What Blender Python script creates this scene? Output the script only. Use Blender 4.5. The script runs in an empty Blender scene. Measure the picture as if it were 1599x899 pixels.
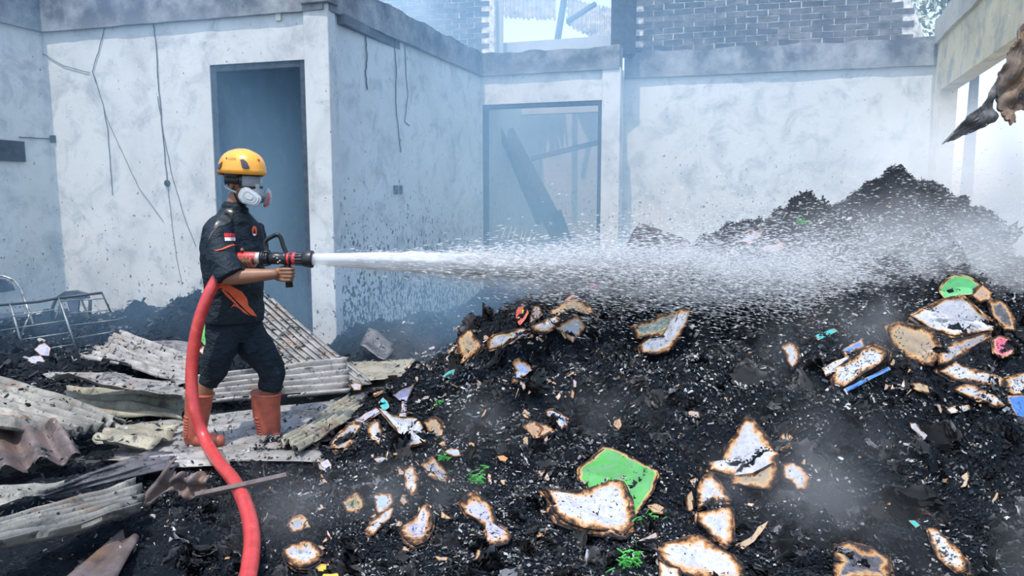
import bpy, bmesh, math, random
import numpy as np
from mathutils import Vector, Matrix, Euler
from mathutils.bvhtree import BVHTree
from mathutils import noise as mnoise
random.seed(7); RNG = np.random.default_rng(7)
S = bpy.context.scene
COL = S.collection
# ------------------------------------------------------------------ camera
FPX, PITCH, CAMH = 1150.0, math.radians(6.6), 1.45
cam_d = bpy.data.cameras.new('camera'); cam = bpy.data.objects.new('camera', cam_d); COL.objects.link(cam)
cam_d.sensor_width = 36; cam_d.lens = 36*FPX/1599; cam_d.clip_end = 300
cam.location = (0, 0, CAMH); cam.rotation_euler = (math.pi/2-PITCH, 0, 0)
S.camera = cam
# ------------------------------------------------------------------ world, sun, exposure
SUN_DIR = Vector((-0.13, -0.32, 0.94)).normalized()
world = bpy.data.worlds.new('sky'); S.world = world; world.use_nodes = True
wn = world.node_tree; bg = wn.nodes['Background']
sky = wn.nodes.new('ShaderNodeTexSky'); sky.sky_type = 'NISHITA'; sky.sun_disc = False
sky.sun_elevation = math.asin(SUN_DIR.z); sky.sun_rotation = math.atan2(SUN_DIR.x, SUN_DIR.y)
sky.air_density = 1.3; sky.dust_density = 1.5; sky.ozone_density = 2.0
wn.links.new(sky.outputs[0], bg.inputs[0]); bg.inputs[1].default_value = 0.30
sun_d = bpy.data.lights.new('sun', 'SUN'); sun_d.energy = 4.0; sun_d.angle = math.radians(0.7); sun_d.color = (1, 0.965, 0.91)
sun = bpy.data.objects.new('sun', sun_d); COL.objects.link(sun)
sun.rotation_euler = SUN_DIR.to_track_quat('Z', 'Y').to_euler(); sun.location = SUN_DIR*20
S.view_settings.view_transform = 'Standard'; S.view_settings.look = 'None'
S.view_settings.gamma = 1.0; S.view_settings.use_curve_mapping = False
S.view_settings.exposure = 0.1
S.cycles.use_denoising = True
S.cycles.max_bounces = 6; S.cycles.diffuse_bounces = 3; S.cycles.glossy_bounces = 2
S.cycles.transmission_bounces = 4; S.cycles.transparent_max_bounces = 12; S.cycles.volume_bounces = 3
S.cycles.volume_step_rate = 1.5
# ------------------------------------------------------------------ helpers
CP, SP = math.cos(PITCH), math.sin(PITCH)
def ray(px, py):
    x, y = (px-799.5)/FPX, (449.5-py)/FPX
    return Vector((x, CP+y*SP, -SP+y*CP))
def at(px, py, Y):
    d = ray(px, py); return Vector((0, 0, CAMH)) + d*(Y/d.y)
def atz(px, py, z):
    d = ray(px, py); return Vector((0, 0, CAMH)) + d*((z-CAMH)/d.z)
def hit_plane(px, py, p, n):
    d = ray(px, py); o = Vector((0, 0, CAMH)); return o + d*((p-o).dot(n)/d.dot(n))
def tag(o, label=None, cat=None, group=None, kind=None):
    if label: o['label'] = label
    if cat: o['category'] = cat
    if group: o['group'] = group
    if kind: o['kind'] = kind
    return o
def empty(name, loc=(0, 0, 0), label=None, cat=None, group=None):
    o = bpy.data.objects.new(name, None); COL.objects.link(o); o.location = loc; o.empty_display_size = .05
    return tag(o, label, cat, group)
def wmat(o):
    m = Matrix.Translation(o.location) @ o.rotation_euler.to_matrix().to_4x4()
    return m if o.parent is None else wmat(o.parent) @ o.matrix_parent_inverse @ m
def setparent(o, p):
    """keeps the child's world place"""
    if p is None: return
    o.parent = p; o.matrix_parent_inverse = wmat(p).inverted()
def mk(name, verts, faces, mat, parent=None, smooth=False, attr=None):
    me = bpy.data.meshes.new(name)
    if isinstance(verts, np.ndarray):
        faces = np.asarray(faces); nf, k = faces.shape
        me.vertices.add(len(verts)); me.vertices.foreach_set('co', verts.astype(np.float32).ravel())
        me.loops.add(nf*k); me.loops.foreach_set('vertex_index', faces.astype(np.int32).ravel())
        me.polygons.add(nf); me.polygons.foreach_set('loop_start', np.arange(0, nf*k, k, dtype=np.int32))
        me.update(calc_edges=True)
    else:
        me.from_pydata([tuple(v) for v in verts], [], faces)
    if attr:
        for an, vals in attr.items():
            vals = np.asarray(vals, dtype=np.float32)
            if vals.ndim == 1:
                a = me.attributes.new(an, 'FLOAT', 'POINT'); a.data.foreach_set('value', vals)
            else:
                a = me.attributes.new(an, 'FLOAT_COLOR', 'POINT')
                a.data.foreach_set('color', np.concatenate([vals, np.ones((len(vals), 1), np.float32)], 1).ravel())
    if smooth: me.polygons.foreach_set('use_smooth', [True]*len(me.polygons))
    me.materials.append(mat); me.update()
    o = bpy.data.objects.new(name, me); COL.objects.link(o)
    if parent is not None: setparent(o, parent)
    return o
class MB:
    """collects closed shapes for one mesh"""
    def __init__(s): s.v = []; s.f = []
    def add(s, vs, fs):
        n = len(s.v); s.v += [Vector(v) for v in vs]; s.f += [tuple(i+n for i in f) for f in fs]; return s
    def box(s, c, d, rot=None):
        c = Vector(c); M = rot if rot is not None else Matrix.Identity(3); vs = []
        for x in (-1, 1):
            for y in (-1, 1):
                for z in (-1, 1): vs.append(c + M @ Vector((x*d[0]/2, y*d[1]/2, z*d[2]/2)))
        return s.add(vs, [(0, 1, 3, 2), (4, 6, 7, 5), (0, 4, 5, 1), (2, 3, 7, 6), (0, 2, 6, 4), (1, 5, 7, 3)])
    def tube(s, pts, radii, n=12, cap=True, up=None, closed=False):
        """radii: scalar, list of scalars or list of (a,b); a along 'side', b along 'other'"""
        pts = [Vector(p) for p in pts]; m = len(pts)
        if not isinstance(radii, (list, tuple)): radii = [radii]*m
        rings = []; prev = None
        for i, p in enumerate(pts):
            if closed: t = (pts[(i+1) % m]-pts[i-1]).normalized()
            else: t = (pts[min(i+1, m-1)]-pts[max(i-1, 0)]).normalized()
            if prev is None:
                u = Vector(up) if up is not None else (Vector((0, 0, 1)) if abs(t.z) < .8 else Vector((0, 1, 0)))
            else: u = prev
            if up is not None: u = Vector(up)
            a = (u - t*u.dot(t)).normalized(); prev = a; b = t.cross(a)
            r = radii[i]; ra, rb = (r if isinstance(r, (tuple, list)) else (r, r))
            rings.append([p + a*ra*math.cos(2*math.pi*k/n) + b*rb*math.sin(2*math.pi*k/n) for k in range(n)])
        vs = [v for r in rings for v in r]; fs = []
        for i in range(m if closed else m-1):
            j = (i+1) % m
            for k in range(n):
                k2 = (k+1) % n; fs.append((i*n+k, i*n+k2, j*n+k2, j*n+k))
        if cap and not closed:
            fs.append(tuple(range(n-1, -1, -1))); fs.append(tuple((m-1)*n+k for k in range(n)))
        return s.add(vs, fs)
    def caps(s, pts, radii, n=12, up=None):
        """tube with round ends"""
        pts = [Vector(p) for p in pts]
        if not isinstance(radii, (list, tuple)): radii = [radii]*len(pts)
        rr = [(r if isinstance(r, (tuple, list)) else (r, r)) for r in radii]
        t0 = (pts[0]-pts[1]).normalized(); t1 = (pts[-1]-pts[-2]).normalized()
        P, R = [], []
        for a in (85, 60, 30):
            q = math.radians(a); m = min(rr[0]); P.append(pts[0]+t0*m*math.sin(q)); R.append((rr[0][0]*math.cos(q), rr[0][1]*math.cos(q)))
        P += pts; R += rr
        for a in (30, 60, 85):
            q = math.radians(a); m = min(rr[-1]); P.append(pts[-1]+t1*m*math.sin(q)); R.append((rr[-1][0]*math.cos(q), rr[-1][1]*math.cos(q)))
        return s.tube(P, R, n, True, up)
    def ell(s, c, r, rot=None, nu=20, nv=12):
        c = Vector(c); M = rot if rot is not None else Matrix.Identity(3); vs = []; fs = []
        for j in range(1, nv):
            th = math.pi*j/nv
            for i in range(nu):
                ph = 2*math.pi*i/nu
                vs.append(c + M @ Vector((r[0]*math.sin(th)*math.cos(ph), r[1]*math.sin(th)*math.sin(ph), r[2]*math.cos(th))))
        vs.append(c + M @ Vector((0, 0, r[2]))); vs.append(c - M @ Vector((0, 0, r[2]))); T = len(vs)-2
        for j in range(nv-2):
            for i in range(nu):
                k = (i+1) % nu; fs.append((j*nu+i, (j+1)*nu+i, (j+1)*nu+k, j*nu+k))
        for i in range(nu):
            k = (i+1) % nu; fs.append((T, i, k)); fs.append((T+1, (nv-2)*nu+k, (nv-2)*nu+i))
        return s.add(vs, fs)
    def prism(s, poly, depth):
        """poly: list of points (3D, planar); depth: extrusion vector"""
        n = len(poly); d = Vector(depth); vs = [Vector(p) for p in poly] + [Vector(p)+d for p in poly]
        fs = [tuple(range(n-1, -1, -1)), tuple(n+i for i in range(n))]
        for i in range(n): j = (i+1) % n; fs.append((i, j, n+j, n+i))
        return s.add(vs, fs)
    def build(s, name, mat, parent=None, smooth=False, bevel=0):
        o = mk(name, s.v, s.f, mat, parent, smooth)
        if bevel:
            b = o.modifiers.new('bevel', 'BEVEL'); b.width = bevel; b.segments = 2; b.limit_method = 'ANGLE'
        return o
def fused(mb, name, mat, parent=None, voxel=.006, it=6, fac=.5):
    """voxel-fuse the collected shapes into one continuous skin and store the result"""
    tmp = mk(name+'_tmp', mb.v, mb.f, mat)
    r = tmp.modifiers.new('r', 'REMESH'); r.mode = 'VOXEL'; r.voxel_size = voxel; r.use_smooth_shade = True
    if it: m = tmp.modifiers.new('s', 'SMOOTH'); m.iterations = it; m.factor = fac
    dg = bpy.context.evaluated_depsgraph_get(); dg.update()
    me = bpy.data.meshes.new_from_object(tmp.evaluated_get(dg)); me.name = name
    bpy.data.objects.remove(tmp)
    me.polygons.foreach_set('use_smooth', [True]*len(me.polygons))
    if not me.materials: me.materials.append(mat)
    o = bpy.data.objects.new(name, me); COL.objects.link(o)
    if parent is not None: setparent(o, parent)
    return o
def bvh_of(o, M=None):
    me = o.data; vs = [(v.co if M is None else M @ v.co) for v in me.vertices]
    return BVHTree.FromPolygons(vs, [p.vertices[:] for p in me.polygons])
# numpy noise ---------------------------------------------------------------
def _h(ix, iy, s):
    n = (ix*374761393 + iy*668265263 + s*974634777) & 0xFFFFFFFF
    n = ((n ^ (n >> 13))*1274126177) & 0xFFFFFFFF
    return ((n ^ (n >> 16)) & 0xFFFFFF)/float(0xFFFFFF)
def vnoise(x, y, s=0):
    x = np.asarray(x, float); y = np.asarray(y, float)
    ix = np.floor(x).astype(np.int64); iy = np.floor(y).astype(np.int64); fx = x-ix; fy = y-iy
    fx = fx*fx*(3-2*fx); fy = fy*fy*(3-2*fy)
    a, b = _h(ix, iy, s), _h(ix+1, iy, s); c, d = _h(ix, iy+1, s), _h(ix+1, iy+1, s)
    return ((a*(1-fx)+b*fx)*(1-fy)+(c*(1-fx)+d*fx)*fy)*2-1
def fbm(x, y, s=0, o=4, g=.5):
    t = 0; a = 1; n = 0
    for k in range(o): t = t+a*vnoise(x*2**k+k*17.3, y*2**k+k*9.1, s+k); n += a; a *= g
    return t/n
# materials -----------------------------------------------------------------
def newmat(name):
    m = bpy.data.materials.new(name); m.use_nodes = True; nt = m.node_tree
    return m, nt, nt.nodes['Principled BSDF']
def ramp(nt, fac, stops, interp='LINEAR'):
    r = nt.nodes.new('ShaderNodeValToRGB'); r.color_ramp.interpolation = interp; e = r.color_ramp.elements
    e[0].position, e[0].color = stops[0][0], (*stops[0][1], 1)
    e[1].position, e[1].color = stops[-1][0], (*stops[-1][1], 1)
    for p, c in stops[1:-1]: q = e.new(p); q.color = (*c, 1)
    nt.links.new(fac, r.inputs[0]); return r.outputs[0]
def noise_n(nt, scale, detail=5, rough=.6, vec=None, dist=0):
    n = nt.nodes.new('ShaderNodeTexNoise'); n.inputs['Scale'].default_value = scale; n.inputs['Detail'].default_value = detail
    n.inputs['Roughness'].default_value = rough; n.inputs['Distortion'].default_value = dist
    if vec is not None: nt.links.new(vec, n.inputs['Vector'])
    return n.outputs['Fac']
def mixc(nt, fac, a, b, mode='MIX'):
    m = nt.nodes.new('ShaderNodeMix'); m.data_type = 'RGBA'; m.blend_type = mode
    for i, v in ((0, fac), (6, a), (7, b)):
        if isinstance(v, (int, float)): m.inputs[i].default_value = v
        elif isinstance(v, tuple): m.inputs[i].default_value = (*v, 1)
        else: nt.links.new(v, m.inputs[i])
    return m.outputs[2]
def objvec(nt, scale=None, world=False):
    t = nt.nodes.new('ShaderNodeNewGeometry' if world else 'ShaderNodeTexCoord'); out = t.outputs['Position' if world else 'Object']
    if scale is not None:
        m = nt.nodes.new('ShaderNodeMapping'); m.inputs['Scale'].default_value = scale; nt.links.new(out, m.inputs[0]); out = m.outputs[0]
    return out
def bump(nt, b, h, strength=.5, dist=.01):
    n = nt.nodes.new('ShaderNodeBump'); n.inputs['Strength'].default_value = strength; n.inputs['Distance'].default_value = dist
    nt.links.new(h, n.inputs['Height']); nt.links.new(n.outputs[0], b.inputs['Normal'])
def plain(name, col, rough=.6, metal=0, var=.12, scale=14, bmp=0, coat=0, trans=0, alpha=1, bscale=None):
    """a solid material with slight procedural variation"""
    m, nt, b = newmat(name); b.inputs['Roughness'].default_value = rough; b.inputs['Metallic'].default_value = metal
    v = objvec(nt, world=True); n = noise_n(nt, scale, 4, .6, v)
    lo = tuple(max(0, c*(1-var*2)) for c in col); hi = tuple(min(1, c*(1+var)) for c in col)
    nt.links.new(ramp(nt, n, [(.3, lo), (.7, hi)]), b.inputs['Base Color'])
    if bmp: bump(nt, b, noise_n(nt, bscale or scale*4, 5, .6, v), bmp, .004)
    b.inputs['Coat Weight'].default_value = coat; b.inputs['Transmission Weight'].default_value = trans; b.inputs['Alpha'].default_value = alpha
    return m
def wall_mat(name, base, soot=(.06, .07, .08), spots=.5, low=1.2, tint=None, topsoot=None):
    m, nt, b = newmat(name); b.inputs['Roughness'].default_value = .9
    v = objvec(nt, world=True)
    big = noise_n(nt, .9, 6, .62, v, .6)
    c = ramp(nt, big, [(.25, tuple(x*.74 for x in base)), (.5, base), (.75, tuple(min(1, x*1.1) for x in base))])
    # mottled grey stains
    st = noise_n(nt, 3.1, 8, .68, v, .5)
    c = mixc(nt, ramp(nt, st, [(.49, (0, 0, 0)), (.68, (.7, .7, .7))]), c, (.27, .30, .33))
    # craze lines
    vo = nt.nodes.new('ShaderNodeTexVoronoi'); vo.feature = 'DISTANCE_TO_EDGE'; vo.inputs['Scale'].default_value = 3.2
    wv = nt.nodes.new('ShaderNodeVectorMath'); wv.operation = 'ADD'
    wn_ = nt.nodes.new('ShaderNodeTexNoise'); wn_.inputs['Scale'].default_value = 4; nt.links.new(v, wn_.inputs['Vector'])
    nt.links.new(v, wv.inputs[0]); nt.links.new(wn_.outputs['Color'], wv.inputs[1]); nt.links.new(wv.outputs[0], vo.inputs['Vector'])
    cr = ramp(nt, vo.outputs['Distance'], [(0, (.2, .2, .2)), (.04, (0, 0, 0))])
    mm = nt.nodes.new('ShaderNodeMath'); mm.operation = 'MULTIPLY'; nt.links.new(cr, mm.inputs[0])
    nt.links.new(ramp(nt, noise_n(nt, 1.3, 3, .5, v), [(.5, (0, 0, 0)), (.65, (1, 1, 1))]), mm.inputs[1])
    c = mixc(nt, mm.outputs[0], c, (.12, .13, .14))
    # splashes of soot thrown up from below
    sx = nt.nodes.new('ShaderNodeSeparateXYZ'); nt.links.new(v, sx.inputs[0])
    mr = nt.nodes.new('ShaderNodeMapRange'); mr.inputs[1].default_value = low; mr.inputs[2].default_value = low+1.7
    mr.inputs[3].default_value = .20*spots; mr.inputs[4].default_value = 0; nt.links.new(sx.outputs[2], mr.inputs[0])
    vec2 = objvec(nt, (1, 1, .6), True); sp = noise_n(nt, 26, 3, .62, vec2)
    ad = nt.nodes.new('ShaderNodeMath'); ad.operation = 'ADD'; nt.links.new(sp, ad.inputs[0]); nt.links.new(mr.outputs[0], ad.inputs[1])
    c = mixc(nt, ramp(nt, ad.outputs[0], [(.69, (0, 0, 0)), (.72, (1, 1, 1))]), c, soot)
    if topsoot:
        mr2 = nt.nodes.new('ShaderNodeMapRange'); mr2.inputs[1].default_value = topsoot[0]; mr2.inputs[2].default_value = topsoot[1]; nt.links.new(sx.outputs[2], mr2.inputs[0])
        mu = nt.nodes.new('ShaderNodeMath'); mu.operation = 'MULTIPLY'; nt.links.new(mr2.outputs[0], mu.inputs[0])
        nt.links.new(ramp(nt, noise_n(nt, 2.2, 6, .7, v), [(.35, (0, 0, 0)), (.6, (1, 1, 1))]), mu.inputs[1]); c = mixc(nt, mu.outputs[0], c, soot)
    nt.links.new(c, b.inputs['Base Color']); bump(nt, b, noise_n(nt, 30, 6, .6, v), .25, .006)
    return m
M = {}
M['plaster'] = wall_mat('white_plaster', (.56, .585, .59), spots=.35, low=.3)
M['plaster_side'] = wall_mat('spattered_plaster', (.56, .60, .62), spots=1.0, low=.25)
M['plaster_back'] = wall_mat('back_plaster', (.56, .59, .60), spots=.35, low=1.0)
M['plaster_cream'] = wall_mat('cream_plaster', (.80, .66, .44), spots=.1)
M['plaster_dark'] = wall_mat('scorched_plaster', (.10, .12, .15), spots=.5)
M['concrete'] = wall_mat('sooty_concrete', (.30, .32, .34), soot=(.07, .08, .1), spots=0, topsoot=(3.0, 3.5))
M['mortar'] = plain('mortar', (.62, .62, .60), .95, var=.3, bmp=.5)
M['soot_wood'] = plain('charred_wood', (.030, .034, .042), .8, var=.5, bmp=.8)
M['frame'] = plain('scorched_frame', (.035, .05, .075), .7, var=.4, bmp=.4)
M['crack'] = plain('crack_soot', (.13, .14, .15), .95, var=.3)
M['stain'] = plain('dark_stain', (.16, .17, .18), .95, var=.4)
# ------------------------------------------------------------------ building shell
WT, BB = 3.36, 3.72       # wall top (underside of the ring beam), beam top
def flat(p, z=0): return Vector((p.x, p.y, z))
pB = flat(at(65, 46, 8.52)); pA = pB + Vector((-.34, -.94, 0))*5.0
pC = flat(at(508, 13, 7.55)); pD = flat(at(750, 118, 11.4)); pE = flat(at(957, 106, 10.8))
pG = flat(at(975, 121, 11.6)); pH = flat(at(1462, 100, 10.5)); pI = pH + Vector((-.34, -.94, 0))*6.5
def wall_run(name, a, b, z0, z1, th, mat, openings=(), back=None):
    """wall from a to b; the face a-b is seen from the courtyard, thickness goes behind. openings: (s0,s1,h) along a->b"""
    d = (b-a); L = d.length; d.normalize(); n = Vector((-d.y, d.x, 0))*th
    if back: n = -n
    mb = MB(); s = 0
    def piece(s0, s1, za, zb):
        p, q = a+d*s0, a+d*s1
        mb.prism([p+Vector((0, 0, za)), q+Vector((0, 0, za)), q+Vector((0, 0, zb)), p+Vector((0, 0, zb))], n)
    for (s0, s1, h) in openings:
        if s0 > s: piece(s, s0, z0, z1)
        piece(s0, s1, h, z1); s = s1
    if s < L: piece(s, L, z0, z1)
    return tag(mb.build(name, mat), kind='structure')
def s_on(a, b, px):     # distance along wall a->b where the pixel column px crosses it
    d = (b-a); k = (px-799.5)/FPX
    lo, hi = -2.0, d.length+2
    dn = d.normalized()
    for _ in range(50):
        m = (lo+hi)/2; p = a+dn*m
        zc = p.y*CP
        if p.x/zc < k: lo = m
        else: hi = m
    return m
wall_run('wall_left', pA, pB, -.1, WT, .18, M['plaster'])
sd0, sd1 = s_on(pB, pC, 337), s_on(pB, pC, 483)
DH1 = 2.88
wall_run('wall_front', pB, pC, -.1, WT, .18, M['plaster'], [(sd0, sd1, DH1)])
wall_run('wall_side', pC, pD, -.1, WT, .18, M['plaster_side'])
sd2, sd3 = s_on(pD, pE, 754), s_on(pD, pE, 938)
DH2 = 2.92
wall_run('wall_back_left', pD, pE+ (pE-pD).normalized()*.1, -.1, WT, .2, M['plaster_back'], [(sd2, sd3, DH2)])
wall_run('wall_back_return', pE+(pE-pD).normalized()*.1, pG, -.1, WT, .1, M['plaster_back'])
wall_run('wall_back', pG, pH, -.1, WT, .2, M['plaster_back'])
s4 = 0.45
wall_run('wall_right', pH, pI, -.1, 3.80, .2, M['plaster_cream'], [(s4, 6.0, 2.95)])
# ring beams
def beam_run(name, a, b, z0, z1, out, mat, th=.24, seg=14, seed=0):
    d = (b-a); L = d.length; d.normalize(); n = Vector((-d.y, d.x, 0)); rows = []
    vs = []; fs = []; k = int(L*seg)
    for i in range(k+1):
        p = a+d*(L*i/k); j1 = fbm(i*.21+seed, 3.3, 5)*.02; j2 = fbm(i*.35+seed, 8.1, 6, 3)*.035
        vs += [p-n*(out+j1)+Vector((0, 0, z0+j1*.5)), p-n*(out+j1*.5)+Vector((0, 0, z1+j2)), p+n*th+Vector((0, 0, z1+j2)), p+n*th+Vector((0, 0, z0))]
    for i in range(k):
        o = i*4
        for q in range(4): r = (q+1) % 4; fs.append((o+q, o+4+q, o+4+r, o+r))
    fs += [(0, 1, 2, 3), (k*4+3, k*4+2, k*4+1, k*4)]
    return tag(mk(name, vs, fs, mat), kind='structure')
beam_run('beam_left', pA, pB, WT-.02, BB, .05, M['concrete'])
beam_run('beam_front', pB, pC, WT-.02, BB, .05, M['concrete'], seed=3)
beam_run('beam_side', pC, pD, WT-.02, BB-.05, .06, M['concrete'], seed=9)
beam_run('beam_back_left', pD, pE+(pE-pD).normalized()*.1, WT-.02, BB-.06, .05, M['concrete'], seed=5)
beam_run('beam_back', pG, pH, WT-.02, BB, .05, M['concrete'], seed=7)
M['cream_beam'] = wall_mat('cream_beam', (.62, .56, .46), spots=.1)
beam_run('beam_right', pH, pI, 3.62, 3.95, .05, M['cream_beam'], seed=11)
# corner pillar of the front room, slightly proud of both faces
dF = (pC-pB).normalized(); dS = (pD-pC).normalized()
nF = Vector((-dF.y, dF.x, 0)); nS = Vector((-dS.y, dS.x, 0))
w0 = s_on(pB, pC, 484); w1 = (pC-pB).length
mb = MB(); q0 = pB+dF*w0-nF*.03; q1 = pC-nF*.03-nS*.03+dF*.01; q2 = pC+dS*.13-nS*.03
mb.prism([q0+Vector((0, 0, -.1)), q1+Vector((0, 0, -.1)), q2+Vector((0, 0, -.1)), pC+dS*.13+nS*.1+Vector((0, 0, -.1)), q0+nF*.15+Vector((0, 0, -.1))], (0, 0, WT+.05+.1))
tag(mb.build('pillar_front', M['plaster'], bevel=.012), kind='structure')
mb = MB(); mb.prism([p+Vector((0, 0, WT+.04)) for p in (q0-nF*.04, q1-nF*.05-nS*.04, q2-nS*.04, q0+nF*.15)], (0, 0, .42))
tag(mb.build('pillar_cap', M['concrete'], bevel=.01), kind='structure')
# back pillar right of the far opening
wE = (pE-pD).length; dE = (pE-pD).normalized(); nE = Vector((-dE.y, dE.x, 0))
a_ = pD+dE*sd3; b_ = pE+dE*.1
mb = MB(); mb.prism([a_-nE*.03+Vector((0, 0, -.1)), b_-nE*.03+dE*.02+Vector((0, 0, -.1)), b_+nE*.25+dE*.02+Vector((0, 0, -.1)), a_+nE*.2+Vector((0, 0, -.1))], (0, 0, WT+.1))
tag(mb.build('pillar_back', M['plaster_back'], bevel=.012), kind='structure')
# door frames
def door_frame(name, a, d, n, s0, s1, h, mat, th=.07, depth=.12):
    e = tag(empty(name, a+d*s0), kind='structure')
    for nm, c, dim in (('jamb', a+d*(s0+th/2)+Vector((0, 0, h/2)), (th, depth, h)), ('jamb', a+d*(s1-th/2)+Vector((0, 0, h/2)), (th, depth, h)),
                       ('lintel_board', a+d*((s0+s1)/2)+Vector((0, 0, h-th/2)), (s1-s0-2*th, depth, th))):
        m = MB(); m.box(c+n*depth*.6, dim, Matrix((d, n, Vector((0, 0, 1)))).transposed()); m.build(nm, mat, e, bevel=.006)
    return e
door_frame('door_1', pB, dF, nF, sd0, sd1, DH1, M['frame'])
door_frame('door_2', pD, dE, nE, sd2, sd3, DH2, M['frame'], .06)
# rooms behind the openings
r0 = pB+nF*3.0; r1 = pC+nF*3.0+dF*.5
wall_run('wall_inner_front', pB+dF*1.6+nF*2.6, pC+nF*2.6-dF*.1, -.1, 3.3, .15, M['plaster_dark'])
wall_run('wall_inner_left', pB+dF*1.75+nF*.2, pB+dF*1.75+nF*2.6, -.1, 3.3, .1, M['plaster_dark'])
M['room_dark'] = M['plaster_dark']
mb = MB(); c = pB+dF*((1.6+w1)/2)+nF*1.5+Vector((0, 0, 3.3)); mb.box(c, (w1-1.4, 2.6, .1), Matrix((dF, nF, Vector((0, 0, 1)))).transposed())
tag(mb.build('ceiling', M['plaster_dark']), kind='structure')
M['plaster_far'] = wall_mat('far_room_plaster', (.36, .38, .40), spots=.5)
wall_run('wall_far_room', pD+nE*3.2-dE*1.0, pG+nE*3.2+dE*1.5, -.1, 3.5, .15, M['plaster_far'])
wall_run('wall_far_room_left', pD+nE*3.2+dE*.05, pD+nE*.25+dE*.05, -.1, 3.1, .1, M['plaster_far'], back=True)
# ------------------------------------------------------------------ brick upper walls (each brick its own piece)
def brick_wall(name, a, b, z0, rows, mats, out=.012, bl=.235, bh=.075, j=.013, th=.12, slope=None, seed=1, cap=300):
    rnd = random.Random(seed); d = (b-a); L = d.length; d.normalize(); n = Vector((-d.y, d.x, 0))
    root = tag(empty(name, a+Vector((0, 0, z0))), kind='structure')
    H = rows*(bh+j)
    poly = [a+Vector((0, 0, z0)), b+Vector((0, 0, z0))]
    if slope: poly += [a+d*slope[0]+Vector((0, 0, z0+H)), a+Vector((0, 0, z0+H))]
    else: poly += [b+Vector((0, 0, z0+H)), a+Vector((0, 0, z0+H))]
    m = MB(); m.prism(poly, n*th); m.build('mortar_bed', M['mortar'], root)
    protos = []
    for k in range(6):
        m = MB(); bm_v = []
        dx, dz = bl/2-j/2, bh/2
        for x in (-dx, dx):
            for y in (-out, .03):
                for z in (-dz, dz): bm_v.append((x+rnd.uniform(-.006, .006), y+rnd.uniform(-.005, .005)*(y < 0), z+rnd.uniform(-.005, .005)))
        m.add(bm_v, [(0, 1, 3, 2), (4, 6, 7, 5), (0, 4, 5, 1), (2, 3, 7, 6), (0, 2, 6, 4), (1, 5, 7, 3)])
        me = bpy.data.meshes.new('brick'); me.from_pydata([tuple(v) for v in m.v], [], m.f); me.materials.append(mats[k % len(mats)]); protos.append(me)
    cnt = 0; ang = math.atan2(d.y, d.x)
    for r in range(rows):
        z = z0+(r+.5)*(bh+j); xmax = L if not slope else L+(slope[0]-L)*(r+1)/rows
        x = (-.5 if r % 2 else 0)*bl+bl/2
        if r % 2: x = bl
        while x < xmax-bl*.4 and cnt < cap:
            o = bpy.data.objects.new('brick', protos[rnd.randrange(6)]); COL.objects.link(o)
            o.location = a+d*x+Vector((0, 0, z))+n*rnd.uniform(-.004, .006); o.rotation_euler = (0, rnd.uniform(-.012, .012), ang+rnd.uniform(-.01, .01))
            setparent(o, root); x += bl; cnt += 1
    return root
bmats = [plain('burnt_brick_%d' % i, c, .9, var=.35, bmp=.6, scale=9) for i, c in enumerate([(.085, .09, .10), (.12, .12, .125), (.065, .07, .085)])]
brick_wall('wall_back_upper', pG+nE*.02+Vector((.12, 0, 0)), pH+Vector((0, .1, 0))-dE*.1, BB, 14, bmats, bl=.30, slope=((pH-pG).length-.75,), seed=3)
bfa = flat(at(560, 60, 13.6)); bfb = flat(at(772, 60, 13.0))
brick_wall('wall_distant', bfa, bfb, 3.2, 22, bmats, bl=.27, seed=5)
# dark post between the openings, far posts
def post(name, px0, px1, Y, z0, z1, mat, th=.25):
    a, b = flat(at(px0, 60, Y)), flat(at(px1, 60, Y)); m = MB(); m.prism([a+Vector((0, 0, z0)), b+Vector((0, 0, z0)), b+Vector((0, 0, z1)), a+Vector((0, 0, z1))], (0, th, 0)); return m.build(name, mat, bevel=.01)
tag(post('pillar_upper', 957, 993, 11.2, 3.62, 4.9, M['soot_wood']), kind='structure')
tag(post('pillar_distant', 772, 786, 13.2, 3.0, 6.0, M['plaster_far']), kind='structure')
wall_run('wall_behind_opening', flat(at(786, 60, 13.4)), flat(at(960, 60, 12.8)), 3.0, 4.25, .15, M['plaster_far'])
# ------------------------------------------------------------------ ground
gm, nt, b = newmat('ashy_floor'); b.inputs['Roughness'].default_value = .9
v = objvec(nt, world=True); n1 = noise_n(nt, 2.5, 8, .7, v)
c = ramp(nt, n1, [(.3, (.02, .024, .03)), (.5, (.06, .062, .066)), (.62, (.13, .13, .125)), (.8, (.24, .23, .21))])
nt.links.new(c, b.inputs['Base Color']); bump(nt, b, noise_n(nt, 40, 6, .7, v), .8, .02)
M['floor'] = gm
n = 60; xs = np.linspace(-14, 14, n); ys = np.linspace(-6, 24, n); X, Y = np.meshgrid(xs, ys, indexing='ij')
Z = -.03+.015*fbm(X*1.3, Y*1.3, 3)
V = np.stack([X, Y, Z], -1).reshape(-1, 3); I = np.arange(n*n).reshape(n, n)
F = np.stack([I[:-1, :-1], I[1:, :-1], I[1:, 1:], I[:-1, 1:]], -1).reshape(-1, 4)
tag(mk('floor', V, F, gm, smooth=True), kind='structure')
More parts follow.
